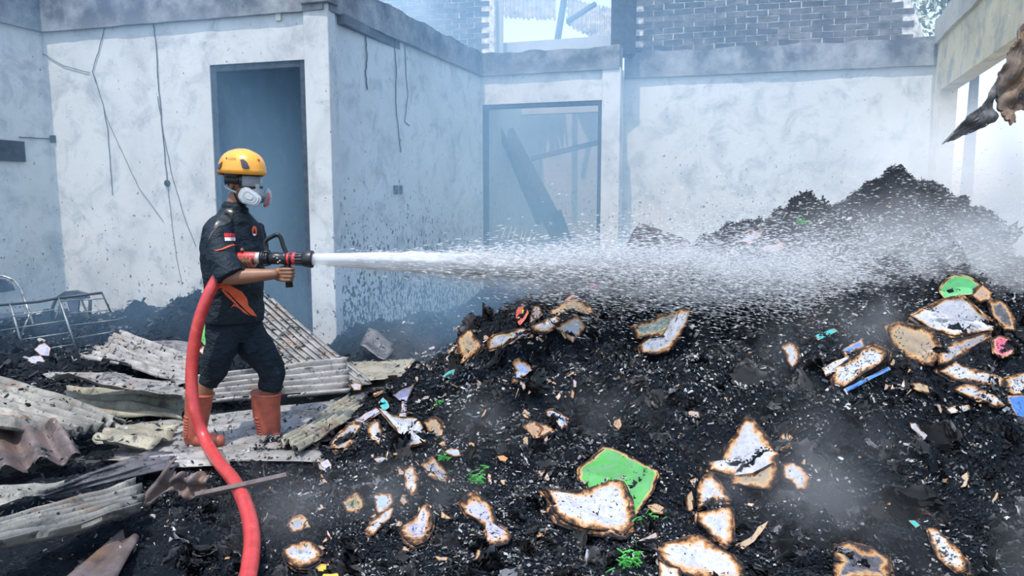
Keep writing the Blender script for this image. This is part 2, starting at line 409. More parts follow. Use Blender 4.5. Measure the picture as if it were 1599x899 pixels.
# ------------------------------------------------------------------ the heap: height field through surveyed points
CTRL = [(560, 660, 4.5), (600, 636, 4.6), (640, 590, 5.1), (720, 548, 5.25), (760, 522, 5.3), (830, 497, 5.4), (900, 455, 5.6), (950, 430, 5.8), (1020, 412, 6.0), (1100, 398, 6.0),
 (1180, 372, 6.2), (1245, 326, 6.3), (1290, 324, 6.3), (1325, 340, 6.45), (1380, 305, 6.5), (1430, 275, 6.6), (1500, 312, 6.6), (1560, 355, 6.6), (1620, 400, 6.5), (1700, 450, 6.4), (1850, 500, 6.2),
 (700, 610, 4.7), (800, 575, 4.7), (900, 545, 4.75), (1000, 510, 4.95), (1100, 497, 5.05), (1200, 500, 4.9), (1290, 505, 4.7), (1380, 515, 4.6), (1500, 470, 4.65), (1600, 520, 4.4), (1720, 560, 4.3),
 (1100, 448, 5.5), (1250, 420, 5.6), (1400, 400, 5.7), (1550, 440, 5.6), (1680, 480, 5.6),
 (500, 706, 4.1), (600, 720, 3.85), (700, 690, 3.9), (850, 690, 3.85), (1000, 650, 4.0), (1150, 610, 4.1), (1300, 620, 3.95), (1450, 610, 3.95), (1599, 660, 3.7), (1750, 700, 3.6),
 (450, 800, 3.25), (600, 800, 3.2), (800, 790, 3.25), (1000, 770, 3.3), (1200, 740, 3.35), (1400, 740, 3.3), (1599, 770, 3.15), (1800, 800, 3.1),
 (300, 899, 2.75), (500, 899, 2.7), (700, 899, 2.65), (900, 899, 2.65), (1100, 899, 2.6), (1300, 899, 2.6), (1599, 899, 2.55), (1800, 899, 2.5)]
cp = [tuple(at(*c)) for c in CTRL]
cp += [(x, y, -.06) for x, y in [(-2.6, 2), (-3, 3), (-2.6, 4), (-2.2, 4.6), (-3, 6), (-2, 5.6), (-1.5, 6.5), (-1.2, 5.4), (-1.7, 4.6), (-1.2, 7.5), (-.8, 6.2), (-1.0, 9), (-4, 8)]]
cp += [(-1.9, 3.3, -.02), (-1.55, 4.25, .02), (-1.2, 4.5, .03), (-1.6, 3.8, .02)]
cp += [(x, 8.6, .0) for x in (0, 1.5, 3)] + [(-.3, 6.5, .3), (.3, 7.2, .3), (1.2, 7.3, .6), (2, 7.6, .7), (3, 7.8, .9), (4, 7.9, .9), (5, 7.8, .8), (6.5, 8.5, .3), (5, 9.2, .1), (4, 9.3, .1)]
cp += [(x, 1.2, -.1) for x in (-2, -1, 0, 1, 2, 3)] + [(x, 1.9, .03) for x in (-1, 0, 1, 2)]
cp = np.array(cp)
def tps(r2): return np.where(r2 > 1e-12, .5*r2*np.log(np.maximum(r2, 1e-12)), 0)
N = len(cp); K = tps(((cp[:, None, :2]-cp[None, :, :2])**2).sum(-1))+np.eye(N)*.02
Pm = np.c_[np.ones(N), cp[:, :2]]; A = np.block([[K, Pm], [Pm.T, np.zeros((3, 3))]])
W = np.linalg.solve(A, np.r_[cp[:, 2], 0, 0, 0])
def base_h(x, y):
    x = np.asarray(x, float); y = np.asarray(y, float); sh = x.shape; q = np.stack([x.ravel(), y.ravel()], -1); out = np.empty(len(q))
    for i in range(0, len(q), 20000):
        s = q[i:i+20000]; out[i:i+20000] = tps(((s[:, None]-cp[None, :, :2])**2).sum(-1)) @ W[:N]+W[N]+s @ W[N+1:]
    return out.reshape(sh)
def heap_h(x, y):
    b = base_h(x, y)
    wx = x+.12*fbm(x*2.1, y*2.1, 21); wy = y+.12*fbm(x*2.1, y*2.1, 22)
    k = np.clip((b+.03)/.2, 0, 1)
    lump = fbm(wx*1.7, wy*1.7, 1, 3)*.13+(np.abs(fbm(wx*3.1, wy*3.4, 15, 3))**.8)*.24-.06
    ridg = (1-np.abs(fbm(wx*5.5, wy*6.5, 2, 3))*2.4)*.075
    fine = fbm(wx*16, wy*16, 3, 4)*.040
    # leaves of burnt books: terraces along a wandering direction
    ph = (wx*math.cos(.9)+wy*math.sin(.9)+b*1.3)*14+fbm(x*1.2, y*1.2, 9)*7
    ter = (np.abs((ph % 1)-.35))*.06*np.clip(vnoise(x*1.4, y*1.4, 12)+.3, 0, 1)
    return b+k*(lump+ridg+fine+ter-.095)
hm, nt, b = newmat('charred_paper'); v = objvec(nt, world=True)
n1 = noise_n(nt, 7, 8, .7, v, .5); n2 = noise_n(nt, 70, 6, .7, v); 
c = ramp(nt, n1, [(.3, (.004, .007, .012)), (.55, (.012, .017, .025)), (.75, (.032, .040, .05))])
c = mixc(nt, ramp(nt, n2, [(.58, (0, 0, 0)), (.70, (.8, .8, .8))]), c, (.15, .165, .18))
nt.links.new(c, b.inputs['Base Color']); b.inputs['Specular IOR Level'].default_value = .12
b.inputs['Roughness'].default_value = .7
bump(nt, b, noise_n(nt, 55, 8, .75, v, .4), 1.0, .03)
M['char'] = hm
nx, ny = 620, 470; xs = np.linspace(-2.9, 7.2, nx); ys = 1.3+(9.2-1.3)*np.linspace(0, 1, ny)**1.25
X, Y = np.meshgrid(xs, ys, indexing='ij'); Z = heap_h(X, Y)
X2 = X+.03*fbm(X*9, Y*9, 31, 3); Y2 = Y+.03*fbm(X*9, Y*9, 32, 3)
V = np.stack([X2, Y2, Z], -1).reshape(-1, 3); I = np.arange(nx*ny).reshape(nx, ny)
F = np.stack([I[:-1, :-1], I[1:, :-1], I[1:, 1:], I[:-1, 1:]], -1).reshape(-1, 4)
Fc_ = V[F].mean(1); wn2 = Vector((.94, -.34, 0)).normalized()
inside = ((Fc_[:, 0]-pH.x)*wn2.x+(Fc_[:, 1]-pH.y)*wn2.y) < -.06
keep = (V[F][:, :, 2].max(1) > -.045) & inside; F = F[keep]
heap = tag(mk('charred_paper_heap', V, F, hm, smooth=False), 'high black heap of charred paper filling the middle and right of the yard', 'debris', kind='stuff')
step = 3
Vc = V.reshape(nx, ny, 3)[::step, ::step]; cx, cy = Vc.shape[:2]; Ic = np.arange(cx*cy).reshape(cx, cy)
Fc = np.stack([Ic[:-1, :-1], Ic[1:, :-1], Ic[1:, 1:], Ic[:-1, 1:]], -1).reshape(-1, 4)
HBVH = BVHTree.FromPolygons([Vector(p) for p in Vc.reshape(-1, 3).tolist()], Fc.tolist())
EYE = Vector((0, 0, CAMH))
def on_heap(px, py):
    d = ray(px, py).normalized(); h = HBVH.ray_cast(EYE, d)
    if h[0] is None: return atz(px, py, 0), Vector((0, 0, 1))
    return h[0], h[1]
# ------------------------------------------------------------------ low soot rubble along the walls
def g2(x, y, cx, cy, sx, sy): return np.exp(-((x-cx)/sx)**2-((y-cy)/sy)**2)
def low_heap(name, label, bumps, x0, x1, y0, y1, nx, ny, mat, side=None, am=(.12, .09)):
    xs = np.linspace(x0, x1, nx); ys = np.linspace(y0, y1, ny); X, Y = np.meshgrid(xs, ys, indexing='ij'); Z = np.zeros_like(X)
    for (cx, cy, sx, sy, h) in bumps: Z = np.maximum(Z, h*g2(X, Y, cx, cy, sx, sy))+.0
    k = np.clip(Z/.1, 0, 1)
    Z = Z-.06+k*(fbm(X*3, Y*3, 41, 4)*am[0]+fbm(X*13, Y*13, 42, 4)*am[1])
    V = np.stack([X+.03*fbm(X*9, Y*9, 33), Y+.03*fbm(X*9, Y*9, 34), Z], -1).reshape(-1, 3); I = np.arange(nx*ny).reshape(nx, ny)
    F = np.stack([I[:-1, :-1], I[1:, :-1], I[1:, 1:], I[:-1, 1:]], -1).reshape(-1, 4)
    ok = V[F][:, :, 2].max(1) > -.055
    if side is not None:
        c = V[F].mean(1); ok &= side(c)
    return tag(mk(name, V, F[ok], mat), label, 'debris', kind='stuff')
def behind(a, b):          # keep only what lies in front of the wall line a-b
    d = (b-a).normalized(); n = Vector((-d.y, d.x, 0))
    return lambda c: ((c[:, 0]-a.x)*n.x+(c[:, 1]-a.y)*n.y) < -.03
fB = behind(pB, pC); fA = behind(pA, pB)
fD = behind(pD, pE); fS = behind(pC, pD)
low_heap('soot_rubble', 'low black soot rubble along the foot of the left wall', [(-4.6, 7.6, 1.2, .7, .34), (-3.3, 7.5, .5, .45, .55), (-2.75, 7.3, .35, .4, .66), (-3.9, 7.7, .5, .5, .44), (-5.2, 6.6, 1.3, .8, .30), (-3.4, 6.7, 1, .7, .2)],
         -6.6, -2.0, 5.2, 8.6, 200, 170, M['char'], lambda c: fB(c) & fA(c) & (c[:, 0] < -2.2))
low_heap('wall_foot_rubble', 'dark rubble between the side wall and the heap', [(-1.35, 7.4, .45, .6, .25), (-.9, 8.2, .6, .8, .2), (-.2, 9.4, .5, .8, .4), (.6, 9.8, .9, .7, .5), (1.4, 9.4, 1, .8, .45)],
         -2.0, 2.4, 6.2, 10.9, 220, 220, M['char'], lambda c: fS(c) & fD(c))
low_heap('room_rubble', 'dark rubble inside the room beyond the far opening', [(.1, 12.3, .9, .6, .6), (1.2, 12.2, .8, .6, .55)], -.6, 2.4, 11.4, 13.6, 90, 70, M['char'])
# ------------------------------------------------------------------ corrugated sheets
def sheet_mat(name, base, rust=.2, soot=.3, light=None):
    m, nt, b = newmat(name); v = objvec(nt, world=True)
    c = ramp(nt, noise_n(nt, 5, 6, .65, v, .4), [(.3, tuple(x*.55 for x in base)), (.5, base), (.7, light or tuple(min(1, x*1.45) for x in base))])
    c = mixc(nt, ramp(nt, noise_n(nt, 3.3, 7, .7, objvec(nt, (1, 1.4, 1), True)), [(.62-rust*.4, (0, 0, 0)), (.75-rust*.3, (.85, .85, .85))]), c, (.20, .115, .065))
    c = mixc(nt, ramp(nt, noise_n(nt, 6.5, 8, .72, v, .8), [(.66-soot*.4, (0, 0, 0)), (.74-soot*.3, (.9, .9, .9))]), c, (.045, .045, .052))
    c = mixc(nt, ramp(nt, noise_n(nt, 90, 4, .7, v), [(.60, (0, 0, 0)), (.66, (.8, .8, .8))]), c, (.07, .07, .08))
    nt.links.new(c, b.inputs['Base Color']); b.inputs['Metallic'].default_value = .25
    nt.links.new(ramp(nt, noise_n(nt, 12, 4, .6, v), [(.3, (.4, .4, .4)), (.7, (.8, .8, .8))]), b.inputs['Roughness'])
    bump(nt, b, noise_n(nt, 60, 6, .7, v), .6, .006); return m
M['tin'] = sheet_mat('burnt_tin', (.27, .26, .245)); M['tin_light'] = sheet_mat('pale_tin', (.22, .215, .19), .15, .3, (.38, .36, .30))
M['tin_rust'] = sheet_mat('rusted_tin', (.13, .10, .095), .25, .35); M['tin_dark'] = sheet_mat('sooty_tin', (.13, .13, .14), .15, .5)
M['tin_yellow'] = sheet_mat('yellowed_tin', (.30, .28, .21), .2, .25, (.44, .40, .29))
SURF = []       # surfaces that catch ash
def sheet(name, label, A, B, C, D, mat, ridges=8, amp=.014, ragged=.02, warp=.03, seed=0, cat='roofing sheet', group=None, sharp=1.0):
    """A->B runs along the ridges, A->D across them; corners are world points"""
    A, B, C, D = [Vector(p) for p in (A, B, C, D)]
    nu = max(8, int(ridges*8)); L = max((B-A).length, (C-D).length); nv = max(8, int(L/.045))
    nrm = ((B-A).cross(D-A)).normalized()
    if nrm.z < 0 or (abs(nrm.z) < .2 and nrm.y > 0): nrm = -nrm
    rnd = np.random.default_rng(seed+100); vs = []
    ra = fbm(np.linspace(0, ridges*1.3, nu+1), np.full(nu+1, seed*3.1), 50, 4)*ragged*2.2; rb = fbm(np.linspace(0, ridges*1.3, nu+1), np.full(nu+1, seed*3.1+40), 51, 4)*ragged*2.2
    for i in range(nu+1):
        u = i/nu
        for j in range(nv+1):
            w = j/nv; ww = w + (ra[i]*(1-w) + rb[i]*w)/L*(1 if 0 < 1 else 0)
            p = A*(1-u)*(1-ww)+B*(1-u)*ww+C*u*ww+D*u*(1-ww)
            s = math.sin(2*math.pi*u*ridges); s = math.copysign(abs(s)**sharp, s)
            wv = warp*mnoise.noise(Vector((u*1.5+seed, w*2.2, seed*.7)))+.3*warp*mnoise.noise(Vector((u*5+seed, w*6, seed*1.7)))
            vs.append(p+nrm*(amp*s*(1-.25*abs(mnoise.noise(Vector((u*3, w*3, seed))))) + wv))
    fs = [(i*(nv+1)+j, (i+1)*(nv+1)+j, (i+1)*(nv+1)+j+1, i*(nv+1)+j+1) for i in range(nu) for j in range(nv)]
    # bite small pieces out of the edges
    keep = []
    for f in fs:
        i, j = divmod(f[0], nv+1); e = min(i, nu-1-i, 99)/nu; e2 = min(j, nv-1-j)/nv
        if (e < .03 or e2 < .03) and mnoise.noise(Vector((i*.25+seed, j*.25, 7))) > .28: continue
        keep.append(f)
    o = mk(name, vs, keep, mat, smooth=True); md = o.modifiers.new('thickness', 'SOLIDIFY'); md.thickness = .003; md.offset = 0
    SURF.append((vs, keep)); return tag(o, label, cat, group)
Z = atz
def q(*c): return [atz(*p) for p in c]
sheet('corrugated_sheet', 'long corrugated sheet leaning up behind the firefighter towards the door pillar', at(380, 428, 7.0), atz(582, 598, .03), atz(480, 622, .03), atz(375, 530, .16), M['tin'], 10, .026, .03, .03, 1)
sheet('corrugated_sheet', 'corrugated sheet with level ridges lying behind the firefighter\'s knees and boots', *q((290, 588, .20), (541, 558, .22), (544, 614, .05), (285, 634, .05)), M['tin'], 5.5, .028, .02, .02, 2)
sheet('corrugated_sheet', 'bent grey corrugated sheet between wire rack and red hose', *q((190, 518, .30), (300, 556, .16), (292, 600, .10), (126, 558, .22)), M['tin'], 6.5, .024, .015, .03, 3)
sheet('corrugated_sheet', 'flattened grey sheet with a torn wavy edge below the wire rack', *q((60, 578, .22), (295, 592, .20), (285, 624, .20), (110, 592, .26)), M['tin'], 2.2, .008, .08, .07, 4)
sheet('corrugated_sheet', 'shadowed corrugated sheet with rusty tan lower edge left of the rear boot', *q((100, 602, .06), (296, 618, .08), (282, 657, .03), (120, 642, .03)), M['tin_yellow'], 3.5, .03, .05, .05, 5)
sheet('corrugated_sheet', 'pale corrugated sheet sloping down from the left frame edge, ridges running diagonally', *q((-60, 566, .38), (198, 662, .14), (98, 676, .14), (-80, 655, .34)), M['tin_light'], 6.0, .030, .02, .02, 6)
sheet('corrugated_sheet', 'rust brown sheet with a deeply scalloped end at the left frame edge', *q((-70, 640, .22), (-60, 752, .07), (128, 712, .10), (96, 662, .22)), M['tin_rust'], 3.4, .038, .02, .03, 7)
sheet('corrugated_sheet', 'short corrugated offcut left of the rear boot', *q((184, 668, .12), (292, 662, .07), (225, 705, .06), (140, 686, .15)), M['tin_yellow'], 3.2, .022, .03, .02, 8)
sheet('corrugated_sheet', 'large pale corrugated sheet lying at the lower left with long level ridges', *q((-60, 832, .22), (214, 748, .16), (220, 800, .14), (-60, 876, .22)), M['tin_light'], 5.2, .026, .03, .03, 9)
sheet('corrugated_sheet', 'narrow reddish brown metal sheet at the bottom left corner', *q((184, 832, .06), (70, 930, .05), (165, 930, .05), (217, 838, .06)), M['tin_rust'], 1.6, .008, .02, .01, 10)
sheet('corrugated_sheet', 'ash covered flat sheet under both red boots', *q((215, 662, .03), (545, 622, .03), (490, 722, .035), (180, 718, .02)), M['tin'], 7, .007, .06, .02, 11)
sheet('corrugated_sheet', 'thin grey sheet strip in front of the rear boot', *q((170, 720, .09), (345, 702, .08), (350, 726, .05), (188, 732, .06)), M['tin'], 2, .008, .04, .02, 12)
sheet('corrugated_sheet', 'crumpled purplish corrugated scrap left of the hose bend', *q((264, 724, .22), (224, 772, .08), (318, 778, .08), (330, 742, .17)), M['tin_rust'], 3.4, .020, .05, .06, 13)
sheet('corrugated_sheet', 'tan sheet fragment between the scalloped sheet and large pale sheet', *q((-40, 768, .10), (92, 750, .10), (62, 775, .06), (-40, 802, .06)), M['tin_light'], 2, .010, .04, .03, 14)
sheet('corrugated_sheet', 'dark crumpled sheet running along top of the large pale sheet', *q((84, 760, .12), (240, 700, .10), (290, 726, .06), (98, 772, .07)), M['tin_dark'], 2.5, .015, .06, .05, 15)
sheet('corrugated_sheet', 'yellowed corrugated sheet end right of the front boot', *q((435, 690, .07), (545, 616, .10), (572, 640, .10), (465, 700, .10)), M['tin_yellow'], 5, .020, .03, .02, 16)
sheet('corrugated_sheet', 'grey sheet lying against rubble behind the hose', *q((205, 532, .20), (300, 535, .16), (306, 560, .08), (240, 556, .1)), M['tin_dark'], 4, .014, .03, .03, 17)
sheet('burnt_plate', 'dark burnt panel leaning at the foot of the spattered side wall', at(561, 540, 6.6), at(577, 510, 6.9), at(618, 543, 6.8), at(602, 562, 6.5), M['tin_dark'], 1, .004, .03, .02, 18, 'plate')
sheet('burnt_plate', 'dark triangular plate sticking up behind the water spray', at(993, 345, 6.9), at(1080, 376, 6.8), at(1085, 402, 6.7), at(978, 398, 6.9), M['tin_dark'], 1, .004, .03, .02, 19, 'plate')
sheet('burnt_plate', 'flat tan sheet on the ground beside the smoking edge of the heap', *q((545, 566, .03), (640, 560, .04), (650, 585, .05), (560, 596, .03)), M['tin_yellow'], 1.5, .006, .03, .02, 20, 'plate')
mb = MB(); mb.tube([atz(305, 773, .12), atz(380, 757, .15), atz(447, 742, .16)], [(.016, .010)]*3, 4)
tag(mb.build('rusty_bar', M['tin_rust']), 'rusty flat bar passing beneath the red hose', 'bar')
# bare earth-like ash bank on which the left sheets rest
low_heap('sheet_rubble', 'sooty rubble under the heaped roofing sheets', [(-2.75, 4.7, 1.2, .8, .06), (-2.3, 3.6, .8, .6, .06), (-1.7, 3.1, .5, .6, .09), (-3.2, 5.5, 1.2, .5, .08)],
         -4.5, -.9, 2.1, 6.4, 300, 300, M['char'], am=(.05, .045))
# roof wreck seen above the far opening
sheet('corrugated_sheet', 'pale roof sheet still hanging above the far opening, left of the dark rafter', at(786, -12, 15.5), at(786, 26, 13.8), at(868, 32, 13.8), at(868, -14, 15.5), M['tin_light'], 12, .02, .03, .03, 30)
sheet('corrugated_sheet', 'pale roof sheet sagging above the far opening, right of the dark rafter', at(884, -6, 15.3), at(884, 36, 14), at(962, 80, 13.6), at(962, 16, 14.6), M['tin_light'], 11, .02, .03, .05, 31)
for lab, pts, r in (('dark rafter hanging down through the gap above the far opening', [(884, -20, 14), (870, 66, 13.5)], (.10, .06)), ('thin burnt rafter slanting across the right roof sheet', [(886, 34, 13.6), (930, 6, 14)], (.05, .04))):
    mb = MB(); mb.tube([at(*p) for p in pts], [r, r], 4); tag(mb.build('charred_rafter', M['soot_wood'], bevel=.004), lab, 'rafter')
# wreck inside the far room
for lab, pts, r in (('broad charred board fallen diagonally inside the far room', [(788, 205, 12.6), (880, 378, 12.0)], (.16, .05)),
                    ('charred beam lying level across the far room', [(830, 248, 13.4), (935, 222, 13.2)], (.10, .05)),
                    ('thin charred lath crossing down to the left inside far room', [(775, 190, 12.2), (842, 350, 12.4)], (.05, .03)),
                    ('short charred stub standing beside the broad fallen board', [(868, 330, 12.0), (885, 375, 11.9)], (.09, .04))):
    mb = MB(); mb.tube([at(*p) for p in pts], [r, r], 4, up=(1, 0, .3)); tag(mb.build('charred_beam', M['soot_wood'], bevel=.006), lab, 'beam')
M['slat'] = plain('pale_slat', (.62, .62, .52), .7)
lv = tag(empty('window_louver', at(808, 368, 11.9)), 'row of short pale slats low inside the far opening', 'louver')
for i, px in enumerate((787, 796, 803, 815, 820, 828, 836)):
    mb = MB(); mb.tube([at(px+3, 353+i*1.2, 11.95), at(px-3, 372+i*1.4, 11.85)], [(.02, .01)]*2, 4); mb.build('slat', M['slat'], lv)
# ------------------------------------------------------------------ wire rack and folding chairs by the left wall
M['wire'] = plain('sooty_steel_wire', (.20, .23, .26), .45, .5, var=.3); M['rail'] = plain('black_rail', (.04, .05, .06), .5, .4)
rk = tag(empty('wire_rack', at(90, 560, 6.7)), 'tilted wire grid rack standing in the soot by the left wall', 'rack')
RY = 6.75
def wire(nm, pts, r, mat, par): mb = MB(); mb.tube([at(*p) for p in pts], r, 8); return mb.build(nm, mat, par, True)
wire('top_rail', [(-40, 480, RY), (60, 471, RY), (92, 465, RY), (159, 457, RY)], .012, M['rail'], rk)
wire('side_rail', [(159, 457, RY), (165, 470, RY-.02), (173, 487, RY-.05)], .008, M['rail'], rk)
for a, b in (((92, 465), (124, 558)), ((16, 474), (41, 562))): wire('upright', [(a[0], a[1], RY), (b[0], b[1], RY-.1)], .011, M['wire'], rk)
for a, b in (((-40, 502), (96, 482)), ((-40, 522), (104, 500)), ((-40, 541), (109, 519)), ((-40, 563), (117, 537)), ((97, 470), (162, 466)), ((110, 508), (184, 499)), ((116, 528), (176, 518)), ((100, 490), (170, 484)), ((122, 548), (150, 544))):
    wire('wire', [(a[0], a[1], RY-.03), (b[0], b[1], RY-.03)], .0055, M['wire'], rk)
M['pad'] = plain('scorched_pad', (.03, .05, .09), .6, var=.4, bmp=.4); M['chrome'] = plain('dull_chrome', (.34, .34, .33), .35, .7, var=.4)
ch = tag(empty('folding_chair', at(20, 520, 7.3)), 'folding steel chair with dark pad standing at the left frame edge', 'chair')
wire('back_frame', [(-58, 540, 7.5), (-50, 470, 7.5), (-40, 440, 7.5), (-20, 430, 7.5), (5, 431, 7.5), (22, 437, 7.5), (33, 452, 7.5), (42, 478, 7.45), (52, 506, 7.3)], .013, M['chrome'], ch)
mb = MB(); mb.prism([at(*p) for p in ((-42, 442, 7.5), (-20, 434, 7.5), (8, 435, 7.5), (20, 443, 7.5), (25, 453, 7.5), (0, 457, 7.5), (-40, 462, 7.5))], (0, -.02, 0)); mb.build('backrest', M['pad'], ch, bevel=.008)
mb = MB(); mb.prism([at(*p) for p in ((-45, 494, 7.3), (38, 486, 7.3), (44, 492, 6.95), (-50, 502, 6.95))], (0, 0, -.025)); mb.build('seat', M['pad'], ch, bevel=.008)
for a, b in (((40, 488, 7.1), (20, 530, 7.3)), ((-44, 496, 7.1), (-50, 535, 7.3)), ((48, 486, 7.0), (30, 532, 6.9))): wire('leg', [a, b], .011, M['chrome'], ch)
ch = tag(empty('folding_chair', at(112, 500, 7.2)), 'blackened folding chair lying collapsed behind the wire rack', 'chair')
wire('back_frame', [(82, 500, 7.3), (82, 480, 7.3), (88, 466, 7.3), (102, 457, 7.3), (122, 455, 7.3), (136, 459, 7.3), (141, 470, 7.3), (140, 490, 7.2)], .016, M['rail'], ch)
mb = MB(); mb.prism([at(*p) for p in ((88, 467, 7.3), (102, 458, 7.3), (122, 456, 7.3), (136, 460, 7.3), (136, 466, 7.3), (120, 468, 7.3), (104, 468, 7.3))], (0, -.02, 0)); mb.build('backrest', M['pad'], ch, bevel=.006)
mb = MB(); mb.prism([at(*p) for p in ((106, 466, 7.25), (126, 466, 7.25), (124, 492, 7.2), (112, 490, 7.2))], (0, -.03, 0)); mb.build('seat', M['pad'], ch, bevel=.006)
wire('leg', [(128, 470, 7.3), (140, 498, 7.1)], .011, M['rail'], ch); wire('leg', [(96, 470, 7.35), (86, 500, 7.1)], .011, M['rail'], ch)
# fixtures and marks on the walls
def on_wall(px, py, a, b, off=.0):
    d = (b-a).normalized(); n = Vector((-d.y, d.x, 0)); return hit_plane(px, py, a-n*off, n)
def cable(name, label, pts, a, b, r=.004, mat='crack', off=.006, cat='cable', par=None):
    P_ = [on_wall(x, y, a, b, off+r) for x, y in pts]; Q = []
    for i in range(len(P_)-1):
        for k in range(6): t = k/6; Q.append(P_[i].lerp(P_[i+1], t)+Vector((random.uniform(-1, 1), 0, random.uniform(-1, 1)))*.004*(k > 0))
    Q.append(P_[-1]); mb = MB(); mb.tube(Q, r, 5); o = mb.build(name, M[mat], par)
    return tag(o, label, cat) if par is None else o
cable('hanging_cable', 'thin slack cable from top left beam to a nail on left wall', [(22, 42), (60, 80), (100, 103), (140, 113)], pB-dF*1.5, pC)
cable('hanging_cable', 'thin cable dropping from the nail and forking down the left wall', [(163, 44), (155, 75), (144, 112), (160, 160), (168, 200), (173, 270), (176, 305)], pB, pC)
cable('hanging_cable', 'thin cable slanting from the nail down to right along the left wall', [(146, 115), (165, 180), (190, 235), (215, 290), (255, 345)], pB, pC, .003)
cable('hanging_cable', 'dark cable hanging from the beam to the round socket', [(239, 36), (243, 65), (247, 130), (253, 200), (261, 284)], pB, pC, .0055)
cable('hanging_cable', 'thin cable passing the round socket to lower right of the left wall', [(246, 150), (255, 210), (270, 280), (290, 345), (306, 385)], pB, pC, .004)
cable('hanging_cable', 'thin cable running from round socket straight down', [(262, 290), (268, 345), (275, 400), (284, 445)], pB, pC, .003)
cable('hanging_cable', 'short dark strand on the upper side wall, nearest the pillar', [(567, 35), (571, 60), (573, 90), (571, 115), (574, 140)], pC, pD, .008)
cable('hanging_cable', 'long thin strand down the middle of the side wall', [(616, 62), (619, 110), (618, 160), (622, 200), (626, 238)], pC, pD, .006)
cable('hanging_cable', 'thin strand on the side wall, farthest from the pillar', [(632, 66), (634, 110), (637, 150), (632, 190), (640, 196)], pC, pD, .005)
def disc(name, label, px, py, r, a, b, mat, cat, sq=None, h=.02):
    d = (b-a).normalized(); n = Vector((-d.y, d.x, 0)); c = on_wall(px, py, a, b, 0); mb = MB()
    if sq: mb.box(c-n*(h/2+.003), (sq[0], h, sq[1]), Matrix((d, n, Vector((0, 0, 1)))).transposed())
    else: mb.tube([c, c-n*h], r, 16); mb.tube([c-n*h, c-n*(h+.012)], r*.55, 12)
    return tag(mb.build(name, M[mat], bevel=.004), label, cat)
disc('wall_socket', 'round dark socket on the front wall left of the door', 262, 286, .035, pB, pC, 'soot_wood', 'socket')
disc('cable_box', 'small dark junction box near the room corner', 84, 217, .03, pB, pC, 'soot_wood', 'box', (.07, .08))
disc('meter_box', 'black box on the far left wall at the frame edge', 6, 235, .1, pA, pB, 'soot_wood', 'box', (.42, .22), .04)
disc('switch_box', 'left of two small grey switches on the side wall', 617, 296, .1, pC, pD, 'stain', 'switch', (.09, .10))
disc('switch_box', 'right of two small grey switches on the side wall', 625, 296, .1, pC, pD, 'stain', 'switch', (.05, .10))
disc('beam_bracket', 'pale bracket under the beam left of the door pillar', 436, 26, .1, pB, pC, 'slat', 'bracket', (.06, .09))
cable('wall_crack', 'level crack running left from the junction box', [(30, 214), (60, 216), (84, 217)], pA, pB, .007, cat='crack')
# panel outline low on the side wall
cable('conduit', 'thin conduit outlining a low panel at the far end of side wall', [(663, 440), (664, 500), (636, 522)], pC, pD, .008, 'stain', cat='conduit')
# ------------------------------------------------------------------ hanging burnt board at the right frame edge
M['scorched_board'] = sheet_mat('scorched_board', (.15, .13, .12), .45, .35)
mb = None
def torn(name, label, poly, Y, mat, cat, th=.02, seed=0, sub=9):
    """ragged plate from an outline in space at depth Y (list or function of index)"""
    P_ = [at(p[0], p[1], p[2] if len(p) > 2 else Y) for p in poly]; Q = []
    for i in range(len(P_)):
        a, b = P_[i], P_[(i+1) % len(P_)]
        for k in range(sub): Q.append(a.lerp(b, k/sub))
    c = sum(Q, Vector())/len(Q); bm = bmesh.new(); rings = []
    for r in (1, .92, .84, .74, .62, .5, .36, .2):
        rings.append([bm.verts.new(c+(p-c)*(r*(1+(.10*mnoise.noise(p*14)+.07*mnoise.noise(p*40) if r == 1 else 0)))+Vector((0, 1, 0))*(th*5*mnoise.noise((c+(p-c)*r)*3.5)+th*2.5*mnoise.noise((c+(p-c)*r)*11))) for p in Q])
    cv = bm.verts.new(c); nq = len(Q)
    for a, b in zip(rings, rings[1:]):
        for i in range(nq): bm.faces.new((a[i], a[(i+1) % nq], b[(i+1) % nq], b[i]))
    for i in range(nq): bm.faces.new((rings[-1][i], rings[-1][(i+1) % nq], cv))
    me = bpy.data.meshes.new(name); bm.to_mesh(me); bm.free(); me.materials.append(mat); o = bpy.data.objects.new(name, me); COL.objects.link(o)
    md = o.modifiers.new('t', 'SOLIDIFY'); md.thickness = th; md.offset = 0
    return tag(o, label, cat)
torn('burnt_board', 'large charred board with peeling rusty layers hanging at the upper right edge', [(1690, -60), (1599, 42), (1577, 80), (1564, 111), (1558, 138), (1561, 165), (1566, 188), (1573, 196), (1582, 192), (1585, 178), (1599, 171), (1690, 150)], 5.6, M['scorched_board'], 'board', .022, 1)
torn('burnt_board', 'dark ragged tail of charred board trailing left below the hanging one', [(1566, 108), (1546, 142), (1533, 165), (1506, 182), (1498, 198), (1470, 226), (1515, 209), (1546, 192), (1555, 182), (1548, 170), (1552, 154), (1568, 140)], 5.62, M['tin_dark'], 'board', .014, 2)
